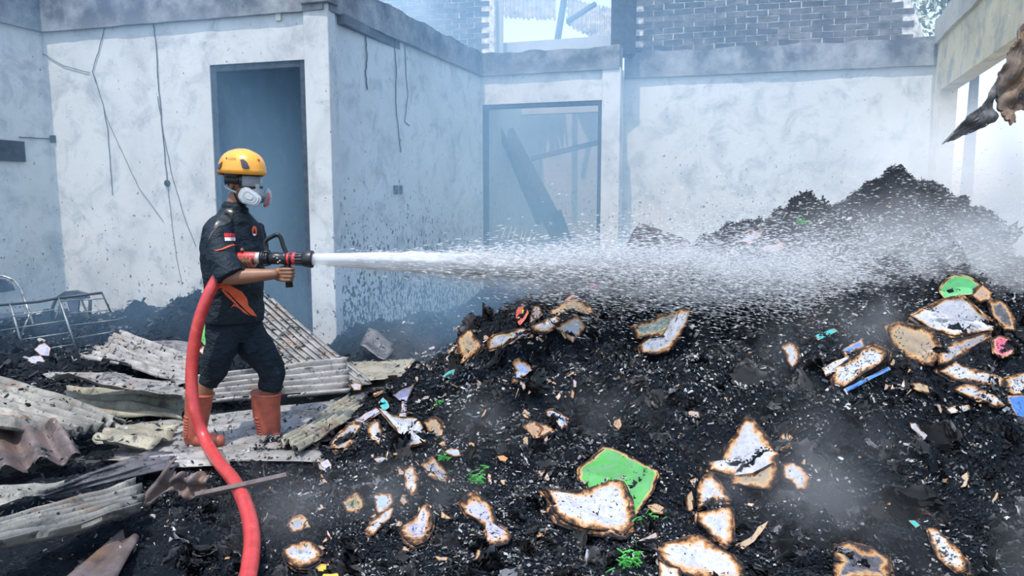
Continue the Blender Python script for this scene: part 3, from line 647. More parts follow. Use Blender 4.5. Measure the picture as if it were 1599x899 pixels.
# pale tree beyond the gable
TL = plain('pale_foliage', (.42, .48, .40), .8, var=.3); tc = at(1530, 4, 17.5); tr_ = tag(empty('tree', flat(tc)), 'pale hazy tree beyond the right end of the brick gable', 'tree')
mb = MB(); mb.tube([flat(tc), flat(tc, 3.0), tc+Vector((0, 0, -.6))], [.16, .12, .08], 8); mb.build('trunk', M['soot_wood'], tr_, True)
rt = np.random.default_rng(3); nl = 2600; cc = np.array([tuple(tc+Vector((rt.normal(0, .9), rt.normal(0, .6), rt.normal(0, .45)))) for _ in range(26)]); pc_ = cc[rt.integers(0, 26, nl)]+rt.normal(0, .24, (nl, 3)); aa = rt.normal(0, 1, (nl, 3)); aa /= np.linalg.norm(aa, axis=1, keepdims=True); bb = np.cross(aa, rt.normal(0, 1, (nl, 3))); bb /= np.linalg.norm(bb, axis=1, keepdims=True)
tag(mk('foliage', np.stack([pc_-aa*.09, pc_-bb*.04, pc_+aa*.09, pc_+bb*.04], 1).reshape(-1, 3), np.arange(nl*4).reshape(-1, 4), TL, tr_), kind='stuff')
#===PART3===
# ------------------------------------------------------------------ firefighter
def cloth_mat(name, col, rough=.75, scale=9, st=.5):
    m, nt, b = newmat(name); v = objvec(nt, world=True); b.inputs['Roughness'].default_value = rough
    nt.links.new(ramp(nt, noise_n(nt, scale, 4, .6, v), [(.3, tuple(c*.7 for c in col)), (.7, tuple(c*1.3 for c in col))]), b.inputs['Base Color'])
    b.inputs['Specular IOR Level'].default_value = .22
    h = noise_n(nt, 14, 3, .55, objvec(nt, (1, 1, 1.8), True), 1.6); bump(nt, b, h, st, .035); return m
M['shirt'] = cloth_mat('black_shirt', (.008, .016, .024), .6); M['trousers'] = cloth_mat('black_trousers', (.009, .016, .024), .8, st=.7)
M['skin'] = plain('skin', (.24, .11, .062), .5, var=.12, bmp=.08); M['orange_print'] = plain('orange_print', (.75, .11, .035), .7, var=.08)
M['red_print'] = plain('red_print', (.62, .02, .03), .7, var=.05); M['white_print'] = plain('white_print', (.75, .75, .76), .7, var=.05)
M['helmet'] = plain('orange_helmet', (.88, .36, .035), .28, var=.05, coat=.3); M['black_plastic'] = plain('black_plastic', (.014, .017, .022), .4, var=.3)
M['dark_vent'] = plain('dark_vent', (.05, .05, .06), .7); M['filter'] = plain('grey_filter', (.34, .38, .41), .5, var=.06); M['filter_light'] = plain('light_filter', (.46, .49, .50), .5, var=.05)
M['facepiece'] = plain('grey_facepiece', (.34, .34, .33), .5, var=.1); M['face_dark'] = plain('dark_facepiece', (.07, .09, .11), .5, var=.1)
M['pink'] = plain('pink_ring', (.55, .12, .16), .5); M['hair'] = plain('black_hair', (.01, .01, .012), .7, var=.4)
m, nt, b = newmat('goggle_lens'); b.inputs['Base Color'].default_value = (.45, .5, .55, 1); b.inputs['Roughness'].default_value = .08; b.inputs['Alpha'].default_value = .30; M['lens'] = m
m, nt, b = newmat('red_rubber_boot'); v = objvec(nt, world=True); b.inputs['Roughness'].default_value = .5
nt.links.new(ramp(nt, noise_n(nt, 16, 5, .65, v), [(.3, (.22, .050, .030)), (.55, (.38, .085, .050)), (.75, (.38, .13, .085))]), b.inputs['Base Color']); M['boot'] = m
m, nt, b = newmat('red_hose_jacket'); v = objvec(nt, world=True); b.inputs['Roughness'].default_value = .38; b.inputs['Coat Weight'].default_value = .25
nt.links.new(ramp(nt, noise_n(nt, 22, 6, .7, v), [(.3, (.34, .028, .026)), (.6, (.52, .045, .042)), (.78, (.52, .14, .11))]), b.inputs['Base Color']); bump(nt, b, noise_n(nt, 120, 3, .6, v), .3, .003); M['hose'] = m
Mn = dict(M)
person = tag(empty('person', atz(365, 690, 0)), 'person in orange helmet and respirator aiming a fire hose nozzle, red rubber boots', 'person')
SIDE = Vector((math.sin(math.radians(35)), math.cos(math.radians(35)), 0))
HC = at(380, 287, 4.42); HR = Matrix.Rotation(math.radians(-32), 3, 'Z') @ Matrix.Rotation(math.radians(5), 3, 'Y')
def HL(x, y, z): return HC + HR @ Vector((x, y, z))
def A3(l): return [at(*p) for p in l]
# hose first, so hands close around it
hose_pts = A3([(399.5, 402.3, 4.22), (386, 402.3, 4.22), (368, 405, 4.225), (352, 417, 4.21), (338, 437, 4.17), (324, 464, 4.13), (311, 500, 4.11), (303, 540, 4.10), (299, 590, 4.08), (304, 640, 4.04), (320, 686, 4.0)])
hose_pts += [atz(342, 722, .09), atz(366, 752, .10), atz(384, 790, .11), atz(393, 830, .10), atz(392, 870, .09), atz(383, 920, .07), atz(365, 1000, .05)]
def spline(pts, k=8):
    out = []; P = [pts[0]]+pts+[pts[-1]]
    for i in range(1, len(P)-2):
        for j in range(k):
            t = j/k; a, b_, c_, d_ = P[i-1], P[i], P[i+1], P[i+2]
            out.append(.5*((2*b_)+(-a+c_)*t+(2*a-5*b_+4*c_-d_)*t*t+(-a+3*b_-3*c_+d_)*t**3))
    out.append(P[-2]); return out
mb = MB(); mb.tube(spline(hose_pts), .0335, 24); hose = mb.build('fire_hose', M['hose'], smooth=True)
tag(hose, 'thick red fire hose curving from nozzle down past rear boot to bottom edge', 'hose')
# body: one skin
mb = MB()
mb.ell(HL(-.008, 0, .035), (.098, .077, .105), HR); mb.ell(HL(.030, 0, -.045), (.066, .058, .075), HR)
mb.caps([HL(.088, 0, .015), HL(.108, 0, -.022)], [.009, .013], 10)
for s in (-1, 1):
    mb.ell(HL(-.008, s*.078, -.005), (.017, .009, .032), HR, 14, 10); mb.ell(HL(.075, s*.028, -.01), (.02, .022, .02), HR, 12, 8)
mb.ell(HL(.09, 0, -.062), (.014, .024, .007), HR, 12, 8); mb.ell(HL(.09, 0, -.074), (.013, .02, .007), HR, 12, 8)
mb.caps([HL(-.02, 0, -.04), at(366, 325, 4.42), at(363, 348, 4.41)], [.055, .055, .062], 20)
mb.tube(A3([(364, 345, 4.40), (364, 370, 4.40), (365, 420, 4.40), (366, 470, 4.40), (365, 520, 4.41)]), [(.11, .055), (.14, .075), (.13, .08), (.12, .075), (.11, .07)], 20, up=SIDE)
RE, RW = at(355, 433, 4.12), at(427, 428, 4.165)
mb.caps([at(342, 355, 4.25), at(346, 392, 4.17), RE], [.055, .05, .042], 18)
mb.caps([RE, RE.lerp(RW, .3), RE.lerp(RW, .7), RW], [.045, .047, .037, .030], 18)
LE, LW = at(404, 420, 4.62), at(387, 412, 4.33)
mb.caps([at(396, 362, 4.55), LE], [.045, .042], 16); mb.caps([LE, LE.lerp(LW, .4), LW], [.043, .043, .029], 16)
# right hand on the pistol grip
G = at(449, 428, 4.21)
def o3(p, x, y, z): return Vector((p.x+x, p.y+y, p.z+z))
mb.caps([RW, o3(G, -.062, -.014, .002), o3(G, -.042, -.018, 0)], [(.026, .022), (.036, .020), (.040, .018)], 16, up=(0, 0, 1))
for k in range(4):
    z = .031-.0205*k; e = (0, .002, .0, -.008)[k]
    mb.caps([o3(G, -.048, -.020, z*.9), o3(G, -.008+e, -.034, z), o3(G, .026+e, -.027, z-.001), o3(G, .034+e, .002, z-.002), o3(G, .018, .026, z-.002)], [.0115, .0108, .0100, .0092, .0082], 12)
mb.caps([o3(G, -.058, .0, .018), o3(G, -.034, .024, .034), o3(G, -.006, .032, .036), o3(G, .016, .030, .034)], [.014, .013, .011, .009], 12)
# left hand cradling the hose
Hh = at(386, 402.3, 4.22)
mb.caps([LW, o3(Hh, .0, .075, -.035), o3(Hh, -.002, .052, -.036)], [(.026, .022), (.036, .02), (.040, .019)], 16, up=(1, 0, 0))
for k, x in enumerate((-.034, -.012, .010, .031)):
    mb.caps([o3(Hh, x*.9, .048, -.040), o3(Hh, x, .014, -.052), o3(Hh, x, -.022, -.046), o3(Hh, x, -.042, -.020), o3(Hh, x, -.043, .002-(.006 if k in (0, 3) else 0))], [.0112, .0105, .0098, .0092, .0082], 12)
mb.caps([o3(Hh, -.035, .062, -.03), o3(Hh, -.045, .052, .004), o3(Hh, -.038, .032, .036), o3(Hh, -.028, .0, .0475), o3(Hh, -.024, -.018, .044)], [.016, .014, .012, .0105, .0085], 12)
# legs
mb.caps(A3([(350, 515, 4.33), (341, 562, 4.30), (322, 600, 4.28), (310, 640, 4.28), (305, 678, 4.28)]), [.065, .055, .048, .045, .035], 16)
mb.caps(A3([(379, 515, 4.47), (422, 572, 4.46), (421, 610, 4.45), (415, 670, 4.45)]), [.068, .055, .048, .038], 16)
body = fused(mb, 'body', M['skin'], person, .0042, 5, .4)
# shirt
mb = MB()
mb.tube(A3([(365, 326, 4.415), (366, 337, 4.41), (366, 347, 4.405), (365, 358, 4.40), (363, 380, 4.40), (364, 405, 4.40), (366, 435, 4.40), (366, 465, 4.40), (365, 490, 4.40), (365, 501, 4.40)]),
        [(.065, .062), (.115, .078), (.165, .088), (.190, .10), (.203, .125), (.20, .13), (.188, .128), (.18, .132), (.188, .142), (.188, .142)], 28, up=SIDE)
mb.caps(A3([(345, 352, 4.27), (343, 372, 4.20)]), [.068, .075], 20)
mb.tube(A3([(345, 354, 4.26), (341, 375, 4.20), (347, 403, 4.155), (363, 433, 4.115)]), [.072, .080, .082, .085], 22)
mb.tube(A3([(395, 354, 4.55), (402, 380, 4.60), (404, 410, 4.62)]), [.066, .068, .066], 20)
mb.tube(A3([(367, 316, 4.42), (366, 328, 4.415), (365, 346, 4.41)]), [.064, .078, .105], 24)
shirt = fused(mb, 'shirt', M['shirt'], person, .007, 6, .5)
# crumple the cloth a little
def crumple(o, amp, sc, zs=1.6):
    for v_ in o.data.vertices:
        p = v_.co; k = mnoise.noise(Vector((p.x*sc, p.y*sc, p.z*sc*zs)))+.5*mnoise.noise(Vector((p.x*sc*2.3+9, p.y*sc*2.3, p.z*sc*3.1)))
        v_.co = p + v_.normal*amp*k
crumple(shirt, .009, 9)
mb = MB()
mb.tube(A3([(365, 492, 4.40), (365, 510, 4.405), (366, 530, 4.41)]), [(.172, .125), (.178, .128), (.15, .11)], 24, up=SIDE)
mb.caps(A3([(348, 512, 4.34), (345, 545, 4.31), (335, 575, 4.29)]), [.098, .096, .080], 22)
mb.tube(A3([(337, 570, 4.295), (331, 585, 4.29), (324, 602, 4.285)]), [.078, .070, .058], 20)
mb.caps(A3([(380, 512, 4.46), (402, 545, 4.46), (421, 570, 4.455)]), [.105, .102, .088], 22)
mb.tube(A3([(421, 566, 4.455), (424, 585, 4.45), (422, 608, 4.45)]), [.086, .080, .068], 20)
trs = fused(mb, 'trousers', M['trousers'], person, .007, 6, .5); crumple(trs, .011, 10, 1.2)
mb = MB(); p0 = at(386, 541, 4.36); mb.tube([at(378, 528, 4.375), at(396, 552, 4.365)], [(.012, .045)]*2, 8); 
# boots
def boot(shaft, foot, nm_ribs):
    mb = MB(); P_ = A3([s[:3] for s in shaft]); R_ = [s[3] for s in shaft]
    mb.tube(P_, R_, 26); F_ = A3([f[:3] for f in foot]); mb.caps(F_, [f[3] for f in foot], 18, up=(0, 0, 1))
    o = fused(mb, 'boot', M['boot'], person, .0055, 7, .5)
    m2 = MB(); t0 = (P_[0]-P_[1]).normalized(); u = Vector((1, 0, 0)); u = (u-t0*u.dot(t0)).normalized(); w = t0.cross(u)
    m2.tube([P_[0]-t0*.004+(u*math.cos(a)+w*math.sin(a))*(R_[0]+.002) for a in [2*math.pi*i/28 for i in range(28)]], .006, 8, closed=True); m2.build('rim', M['boot'], o, True)
    for k in range(nm_ribs):
        f = .42+.55*k/nm_ribs; i = min(int(f*(len(P_)-1)), len(P_)-2); t = f*(len(P_)-1)-i
        c = P_[i].lerp(P_[i+1], t); r = R_[i]*(1-t)+R_[i+1]*t; m3 = MB()
        m3.tube([c+Vector((-math.cos(a), -math.sin(a), .1*math.cos(a)*0))*(r+.0005) for a in [math.radians(-70+14*q_) for q_ in range(11)]], 0.0045, 6); m3.build('rib', M['boot'], o, True)
    # dark sole
    m4 = MB(); zb = min((M_.co.z for M_ in o.data.vertices)); m4.caps([Vector((p.x, p.y, zb+.008)) for p in (F_[0], F_[-1])], [(.012, foot[0][3]*1.02), (.012, foot[-1][3]*1.02)], 14, up=(0, 0, 1)); m4.build('sole', M['black_plastic'], o, True)
    return o
b1 = boot([(312, 613, 4.28, .078), (310, 632, 4.28, .075), (307, 655, 4.28, .069), (305, 672, 4.28, .063), (303, 682, 4.28, .060)], [(300, 684, 4.28, .048), (320, 687, 4.25, .046), (341, 688, 4.215, .040)], 9)
b2 = boot([(416, 612, 4.45, .090), (415, 632, 4.45, .086), (418, 655, 4.45, .078), (420, 672, 4.45, .068), (421, 682, 4.45, .064)], [(417, 683, 4.45, .050), (430, 686, 4.42, .046), (441, 690, 4.40, .040)], 8)
# prints on the cloth: thin patches laid onto the cloth surface
def inside_poly(x, y, poly):
    c = False; n = len(poly)
    for i in range(n):
        x1, y1 = poly[i]; x2, y2 = poly[i-1]
        if (y1 > y) != (y2 > y) and x < (x2-x1)*(y-y1)/(y2-y1)+x1: c = not c
    return c
def patch(name, target, poly, mat, parent, off=.0022, step=.55, bv=None):
    bv = bv or bvh_of(target); xs = [p[0] for p in poly]; ys = [p[1] for p in poly]; nx_ = max(2, int((max(xs)-min(xs))/step)+1); ny_ = max(2, int((max(ys)-min(ys))/step)+1)
    idx = {}; vs = []; fs = []
    for i in range(nx_+1):
        for j in range(ny_+1):
            x = min(xs)+(max(xs)-min(xs))*i/nx_; y = min(ys)+(max(ys)-min(ys))*j/ny_
            if not inside_poly(x*.9999+.005, y*.9999+.005, poly): continue
            h = bv.ray_cast(EYE, ray(x, y).normalized())
            if h[0] is None: continue
            idx[i, j] = len(vs); vs.append(h[0]-ray(x, y).normalized()*off)
    for (i, j) in list(idx):
        k = [idx.get(t) for t in ((i, j), (i+1, j), (i+1, j+1), (i, j+1))]
        if None not in k and max((vs[k[0]]-vs[k[2]]).length, (vs[k[1]]-vs[k[3]]).length) < .03: fs.append(k)
    if not fs: return None
    o = mk(name, vs, fs, mat, parent, True); md = o.modifiers.new('t', 'SOLIDIFY'); md.thickness = .0012; return o
sb = bvh_of(shirt)
flag = patch('flag_patch', shirt, [(349.5, 364), (366.5, 364.5), (368, 376), (351, 376)], M['white_print'], shirt, bv=sb)
tag(flag, 'small red over white flag patch on the sleeve'); fr = patch('flag_stripe', shirt, [(349.5, 363.7), (366.5, 364.2), (367.5, 370.3), (350.2, 370.3)], M['red_print'], flag, .0038, bv=sb)
for poly in ([(333, 391.5), (345, 388), (358, 382.5), (365, 381), (371, 382.5), (362, 384), (350, 389), (338, 392)],
             [(337, 451), (341, 443), (352, 440), (366, 449), (378, 455), (386, 466), (388, 477), (395, 484), (402, 495), (392, 492), (383, 484), (371, 472), (357, 457), (346, 450)],
             [(345, 452), (348, 450), (360, 462), (374, 478), (386, 488), (392, 494), (380, 488), (366, 474), (352, 461)],
             [(359, 481), (365, 474), (369, 477), (377, 484), (366, 477.5)]):
    tag(patch('orange_slash', shirt, poly, M['orange_print'], shirt, bv=sb, step=.45), 'orange printed slash')
em = patch('chest_emblem', shirt, [(394, 354), (396.5, 352), (400, 354), (401.5, 360), (400.5, 367), (397, 369), (394, 366), (393, 359)], M['orange_print'], shirt, bv=sb, step=.35)
if em:
    tag(em, 'orange oval chest emblem with dark triangle'); patch('emblem_triangle', shirt, [(397.2, 356), (399.5, 364), (395, 364)], M['shirt'], em, .0038, .3, sb); patch('emblem_base', shirt, [(394, 365), (400.5, 365), (398, 368.5), (395.5, 368)], M['white_print'], em, .0038, .3, sb)
M['yoke'] = plain('glossy_yoke', (.05, .055, .06), .28, var=.5)
tag(patch('shoulder_yoke', shirt, [(331, 358), (336, 347), (345, 336), (355, 322), (361, 320), (366, 332), (362, 345), (352, 351), (342, 354)], M['yoke'], shirt, .002, .5, sb), 'glossy dark shoulder yoke')
patch('sleeve_seam', shirt, [(325, 374), (329, 364), (338, 354), (345, 347), (346, 348), (339, 356), (331, 366), (326, 376)], M['dark_vent'], shirt, bv=sb, step=.4)
tb = bvh_of(trs); patch('cargo_pocket', trs, [(374, 532), (398, 527), (404, 548), (384, 556)], M['trousers'], trs, .008, .9, tb)
# collar
mb = MB()
for s in (-1, 1):
    a0 = at(367, 323, 4.415)
    mb.tube([a0+Vector((math.cos(t)*.073, math.sin(t)*.073, -.012+.012*math.cos(t*1-3.6))) for t in [math.radians(-30+ (150*s if s > 0 else -150)*q_/10) for q_ in range(11)]], [(.020, .004)]*11, 8, up=(0, 0, 1))
mb.build('collar', M['shirt'], shirt, True)
# helmet
def helmet():
    vs = []; fs = []; nu, nv = 48, 16
    for j in range(nv+1):
        th = (math.pi/2)*j/nv
        for i in range(nu):
            ph = 2*math.pi*i/nu; c_, s_ = math.cos(ph), math.sin(ph); r = math.sin(th)**.88
            rx = .156 if c_ > 0 else .160; x = rx*r*c_; y = .122*r*s_
            z = .135*max(0, math.cos(th))**.80
            rim = -.004*(1-abs(c_))+(-.022 if c_ < -.55 else 0)*min(1, (-c_-.55)/.3)+.0*c_
            z += rim*(j/nv)**3
            if j == nv: x *= 1.04; y *= 1.03; z -= .006
            z += .004*math.exp(-(y/.02)**2)*(j < nv-2)
            vs.append(HL(x-.012, y, z+.068))
    for j in range(nv):
        for i in range(nu): k = (i+1) % nu; fs.append((j*nu+i, j*nu+k, (j+1)*nu+k, (j+1)*nu+i))
    o = mk('helmet', vs, fs, M['helmet'], person, True); md = o.modifiers.new('t', 'SOLIDIFY'); md.thickness = .005; md.offset = 1; return o
hel = helmet(); hb = bvh_of(hel)
tag(hel, 'orange climbing style helmet with dark vents')
for poly in ([(374.5, 249), (380, 248), (386, 253), (390.5, 262.5), (384, 264), (378, 262)], [(339.5, 264.5), (341, 257), (347.5, 251), (346, 258), (343.5, 265)], [(401, 248.5), (404.5, 248), (406.5, 252), (404, 251)]):
    patch('vent', hel, poly, M['dark_vent'], hel, .0065, .4, hb)
def text_patch(name, txt, target_bv, x0, y0, x1, y1, mat, parent, off):
    cu = bpy.data.curves.new(name, 'FONT'); cu.body = txt; cu.resolution_u = 2; to = bpy.data.objects.new(name, cu); COL.objects.link(to)
    dg = bpy.context.evaluated_depsgraph_get(); dg.update(); me = bpy.data.meshes.new_from_object(to.evaluated_get(dg)); bpy.data.objects.remove(to)
    xs = [v.co.x for v in me.vertices]; ys = [v.co.y for v in me.vertices]; a, b_, c_, d_ = min(xs), max(xs), min(ys), max(ys); vs = []
    for v in me.vertices:
        x = x0+(x1-x0)*(v.co.x-a)/(b_-a); y = y1+(y0-y1)*(v.co.y-c_)/(d_-c_); r = ray(x, y).normalized(); h = target_bv.ray_cast(EYE, r)
        if h[0] is None: return None
        vs.append(h[0]-r*off)
    return mk(name, vs, [tuple(p.vertices) for p in me.polygons], mat, parent)
text_patch('lettering', 'CLIMB', hb, 356, 246, 368, 249.2, M['dark_vent'], hel, .0068)
patch('logo_mark', hel, [(351.5, 245.5), (355, 245.5), (353.5, 249)], M['dark_vent'], hel, .0065, .3, hb)
# headband, straps, goggles, respirator
def band(name, a0, a1, rx, ry, z0, z1, mat, th=.004, par=None, k=24, zt=0, cx=-.0):
    vs = []; 
    for i in range(k+1):
        a = math.radians(a0+(a1-a0)*i/k); 
        for z in (z0, z1):
            vs.append(HL(cx+rx*math.cos(a), ry*math.sin(a), z+zt*(i/k)))
    fs = [(2*i, 2*i+2, 2*i+3, 2*i+1) for i in range(k)]
    o = mk(name, vs, fs, mat, par or person, True); md = o.modifiers.new('t', 'SOLIDIFY'); md.thickness = th; md.offset = 0; return o
hbnd = band('headband', 0, 360, .112, .092, .030, .072, M['black_plastic'], .006, k=40, cx=-.01)
gog = band('goggles', -52, 60, .128, .096, -.012, .058, M['lens'], .003, cx=-.002, k=30); tag(gog, 'clear wraparound goggles')
band('frame', -58, 66, .127, .095, .052, .066, M['black_plastic'], .010, gog, 30, cx=-.002); band('frame', -58, -8, .127, .095, -.018, -.006, M['black_plastic'], .010, gog, 16, cx=-.002); band('frame', 8, 66, .127, .095, -.018, -.006, M['black_plastic'], .010, gog, 16, cx=-.002)
band('frame', -50, -58, .128, .096, -.012, .058, M['black_plastic'], .008, gog, 4, cx=-.002)
band('strap', -56, -185, .116, .091, .000, .052, M['black_plastic'], .006, gog, 16, cx=-.01); band('strap', 64, 185, .116, .091, .000, .052, M['black_plastic'], .006, gog, 16, cx=-.01)
mb = MB(); mb.ell(HL(.100, 0, -.060), (.045, .048, .055), HR); mb.caps([HL(.105, 0, -.04), HL(.118, 0, -.005)], [.034, .018], 14); mb.caps([HL(.08, -.03, -.06), HL(.085, -.075, -.065)], [.028, .024], 12); mb.caps([HL(.08, .03, -.06), HL(.085, .075, -.065)], [.028, .024], 12)
resp = fused(mb, 'respirator', M['facepiece'], person, .005, 4); tag(resp, 'grey half mask respirator with two flat filters')
mb = MB(); mb.tube([HL(.135, 0, -.072), HL(.158, 0, -.078)], [.030, .024], 16); mb.tube([HL(.158, 0, -.078), HL(.164, 0, -.079)], [.026, .020], 16); mb.build('valve', M['face_dark'], resp, True)
def filt(poly, Y, mat, ring=None, th=.030):
    P_ = [at(x, y, Y) for x, y in poly]; c = sum(P_, Vector())/len(P_); mb = MB(); mb.prism(P_, (-.005, th, 0)); o = mb.build('filter', mat, resp, bevel=.006)
    mb = MB(); mb.prism([c+(p-c)*.80+Vector((0, -.004, 0)) for p in P_], (0, .006, 0)); i1 = mb.build('ridge', M['filter_light'], o, bevel=.002)
    mb = MB(); mb.prism([c+(p-c)*.64+Vector((0, -.006, 0)) for p in P_], (0, .006, 0)); mb.build('inner_face', mat, o, bevel=.002)
    mb = MB(); mb.prism([c+(p-c)*.32+Vector((0, -.009, 0)) for p in P_], (0, .006, 0)); mb.build('emboss', M['filter_light'], o, bevel=.002); return o
filt([(371.5, 309), (371.5, 303), (376, 295), (382, 292), (388, 293), (402, 303), (408, 309), (407.5, 314), (403, 321), (398, 323), (378, 317.5)], 4.285, M['filter'])
filt([(413, 296), (418, 293), (422.5, 299), (424, 308), (422.5, 318), (416, 324), (412, 323), (410, 310)], 4.44, M['filter_light'])
mb = MB(); mb.tube(A3([(419, 301, 4.42), (420.5, 310, 4.42), (417, 319, 4.42), (412, 322, 4.42)]), .007, 8); mb.build('ring', M['pink'], resp, True)
band('strap', -60, -170, .108, .088, -.055, -.043, M['filter'], .003, resp, 14, .05, cx=-.015)
# chin strap
mb = MB(); mb.tube([HL(-.01, -.083, .04), HL(.0, -.078, -.03), HL(.03, -.055, -.11)], .004, 6); mb.tube([HL(-.09, -.06, .035), HL(-.01, -.078, -.02)], .004, 6); mb.build('chin_strap', M['black_plastic'], hel, True)
mb = MB(); mb.box(HL(-.13, -.05, .052), (.02, .012, .016), HR); mb.build('clip', M['orange_print'], hel)
mb = MB(); mb.ell(HL(-.028, 0, .03), (.086, .0795, .085), HR); mb.build('hair', M['hair'], person, True)
# ------------------------------------------------------------------ nozzle
M['gun'] = plain('black_gun_metal', (.018, .022, .028), .35, .3, var=.4); M['silver'] = plain('worn_silver_ring', (.52, .50, .44), .4, .5, var=.2); M['red_ring'] = plain('red_ring', (.62, .035, .045), .4, var=.1)
NA, NB = at(400, 402.3, 4.22), at(488, 404.6, 4.22); ND = (NB-NA).normalized(); per = (NB-NA).length/88
def nx(px, up=0, y=0): return NA+ND*(px-400)*per+Vector((0, y, up*per))
noz = tag(empty('hose_nozzle', nx(440)), 'black pistol grip hose nozzle with red rings and a looped bail handle', 'nozzle')
def seg(nm, prof, mat, n=28, par=noz): mb = MB(); mb.tube([nx(p) for p, r in prof], [r*per for p, r in prof], n); return mb.build(nm, mat, par, True)
seg('hose_ring', [(398, 8), (398.2, 8.8), (408, 8.8), (408.3, 8)], M['silver'])
cpl = seg('coupling', [(407, 8), (407.3, 10.5), (412, 11.2), (412.4, 9.6), (415, 9.6), (415.4, 11), (420, 11), (420.3, 8)], M['gun'])
for k in range(6):
    a = 2*math.pi*k/6; mb = MB(); mb.box(nx(417.5)+Vector((0, math.cos(a), math.sin(a)))*11.5*per, (.022, .014, .014), Matrix.Rotation(a, 3, 'X')); mb.build('lug', M['gun'], cpl, bevel=.003)
seg('band', [(417, 0), (417, 10.8), (418.6, 10.8), (418.6, 0)], M['silver'])
seg('valve_body', [(420, 7.5), (422, 9.5), (434, 9.8), (440, 8.6), (444, 10.2), (449, 10.2), (449.4, 8)], M['gun'])
for (px, up) in ((436, 1), (440, -3), (437, -5.5), (431, 3)):
    mb = MB(); mb.tube([nx(px, up, -.034), nx(px, up, -.040)], .0045, 10); mb.build('screw', M['silver'], noz, True)
seg('red_band', [(448.5, 8), (448.8, 9.6), (452.6, 9.6), (453, 8)], M['red_ring']); seg('black_band', [(452.6, 0), (452.6, 9.0), (457.4, 9.0), (457.4, 0)], M['gun'])
seg('red_band', [(457, 8), (457.3, 10), (462.6, 10), (463, 8)], M['red_ring'])
hd = seg('head', [(462, 8), (462.3, 9.2), (474, 9.2), (475, 8)], M['gun'])
for k in range(12):
    a = 2*math.pi*k/12; mb = MB(); mb.box(nx(467)+Vector((0, math.cos(a), math.sin(a)))*9.6*per, (.045, .006, .008), Matrix.Rotation(a, 3, 'X')); mb.build('ridge', M['gun'] if k % 2 else M['face_dark'], hd, bevel=.001)
mb = MB(); n = 28; prof = [(472, 9), (474, 11.5), (480, 13), (487, 13.8), (488.5, 13.2), (488, 10.8), (483, 9), (478, 8), (478, 0.2)]
mb.tube([nx(p) for p, r in prof], [r*per for p, r in prof], n, cap=False); mb.build('bumper', M['black_plastic'], noz, True)
mb = MB(); mb.tube(spline([nx(417, 6), nx(414.5, 16), nx(415, 24), nx(419, 29.5), nx(431, 36), nx(436, 36), nx(440, 31), nx(443, 20), nx(448, 8)], 5), .0125, 12); bh = mb.build('bail_handle', M['gun'], noz, True)
mb = MB(); mb.tube([nx(448.5, -8), nx(449, -20), nx(450.5, -45)], [(.020, .016), (.019, .016), (.022, .018)], 14, up=(1, 0, 0)); mb.build('pistol_grip', M['black_plastic'], noz, True)
#===PART4===
# ------------------------------------------------------------------ water
m, nt, b = newmat('white_water'); b.inputs['Base Color'].default_value = (.97, .98, .99, 1); b.inputs['Roughness'].default_value = .25
b.inputs['Subsurface Weight'].default_value = 0; b.inputs['Specular IOR Level'].default_value = .6
tr = nt.nodes.new('ShaderNodeBsdfTranslucent'); tr.inputs[0].default_value = (.97, .98, .99, 1); ms = nt.nodes.new('ShaderNodeMixShader'); ms.inputs[0].default_value = .55
nt.links.new(b.outputs[0], ms.inputs[1]); nt.links.new(tr.outputs[0], ms.inputs[2]); tp = nt.nodes.new('ShaderNodeBsdfTransparent'); m2 = nt.nodes.new('ShaderNodeMixShader'); m2.inputs[0].default_value = .30; nt.links.new(ms.outputs[0], m2.inputs[1]); nt.links.new(tp.outputs[0], m2.inputs[2]); nt.links.new(m2.outputs[0], nt.nodes['Material Output'].inputs[0]); M['water'] = m
J0 = at(480, 404.4, 4.22)
JT = at(1620, 436, 6.0)      # where the jet is heading
JD = (JT-J0); JL = JD.length; JD.normalize(); JU = Vector((0, 0, 1)); JU = (JU-JD*JU.dot(JD)).normalized(); JS = JD.cross(JU)
def jet_r(s): return .030+.075*s+.012*s*s*.3     # half width at distance s
def jet_c(s): return J0+JD*s-Vector((0, 0, 1))*(.004*s*s)
# solid core, breaking up
vs = []; fs = []; n = 36; k = 60; LC = 2.4
for i in range(k+1):
    s = LC*i/k; c = jet_c(s)
    for j in range(n):
        a = 2*math.pi*j/n; r = (.032+.041*s)*(1-.95*max(0, (s-.8)/(LC-.8))**1.1)
        r *= 1+.20*min(1, s*3)*mnoise.noise(Vector((s*3, math.cos(a)*2.2, math.sin(a)*2.2)))+.22*min(1, s*2)*mnoise.noise(Vector((s*9, math.cos(a)*6, math.sin(a)*6)))
        vs.append(c+(JU*math.cos(a)+JS*math.sin(a))*r)
for i in range(k):
    for j in range(n): j2 = (j+1) % n; fs.append((i*n+j, i*n+j2, (i+1)*n+j2, (i+1)*n+j))
fs.append(tuple(range(n-1, -1, -1))); fs.append(tuple(k*n+j for j in range(n)))
spray = tag(mk('water_jet', vs, fs, M['water'], smooth=True), 'white jet of water shooting from the nozzle across the heap', 'water')
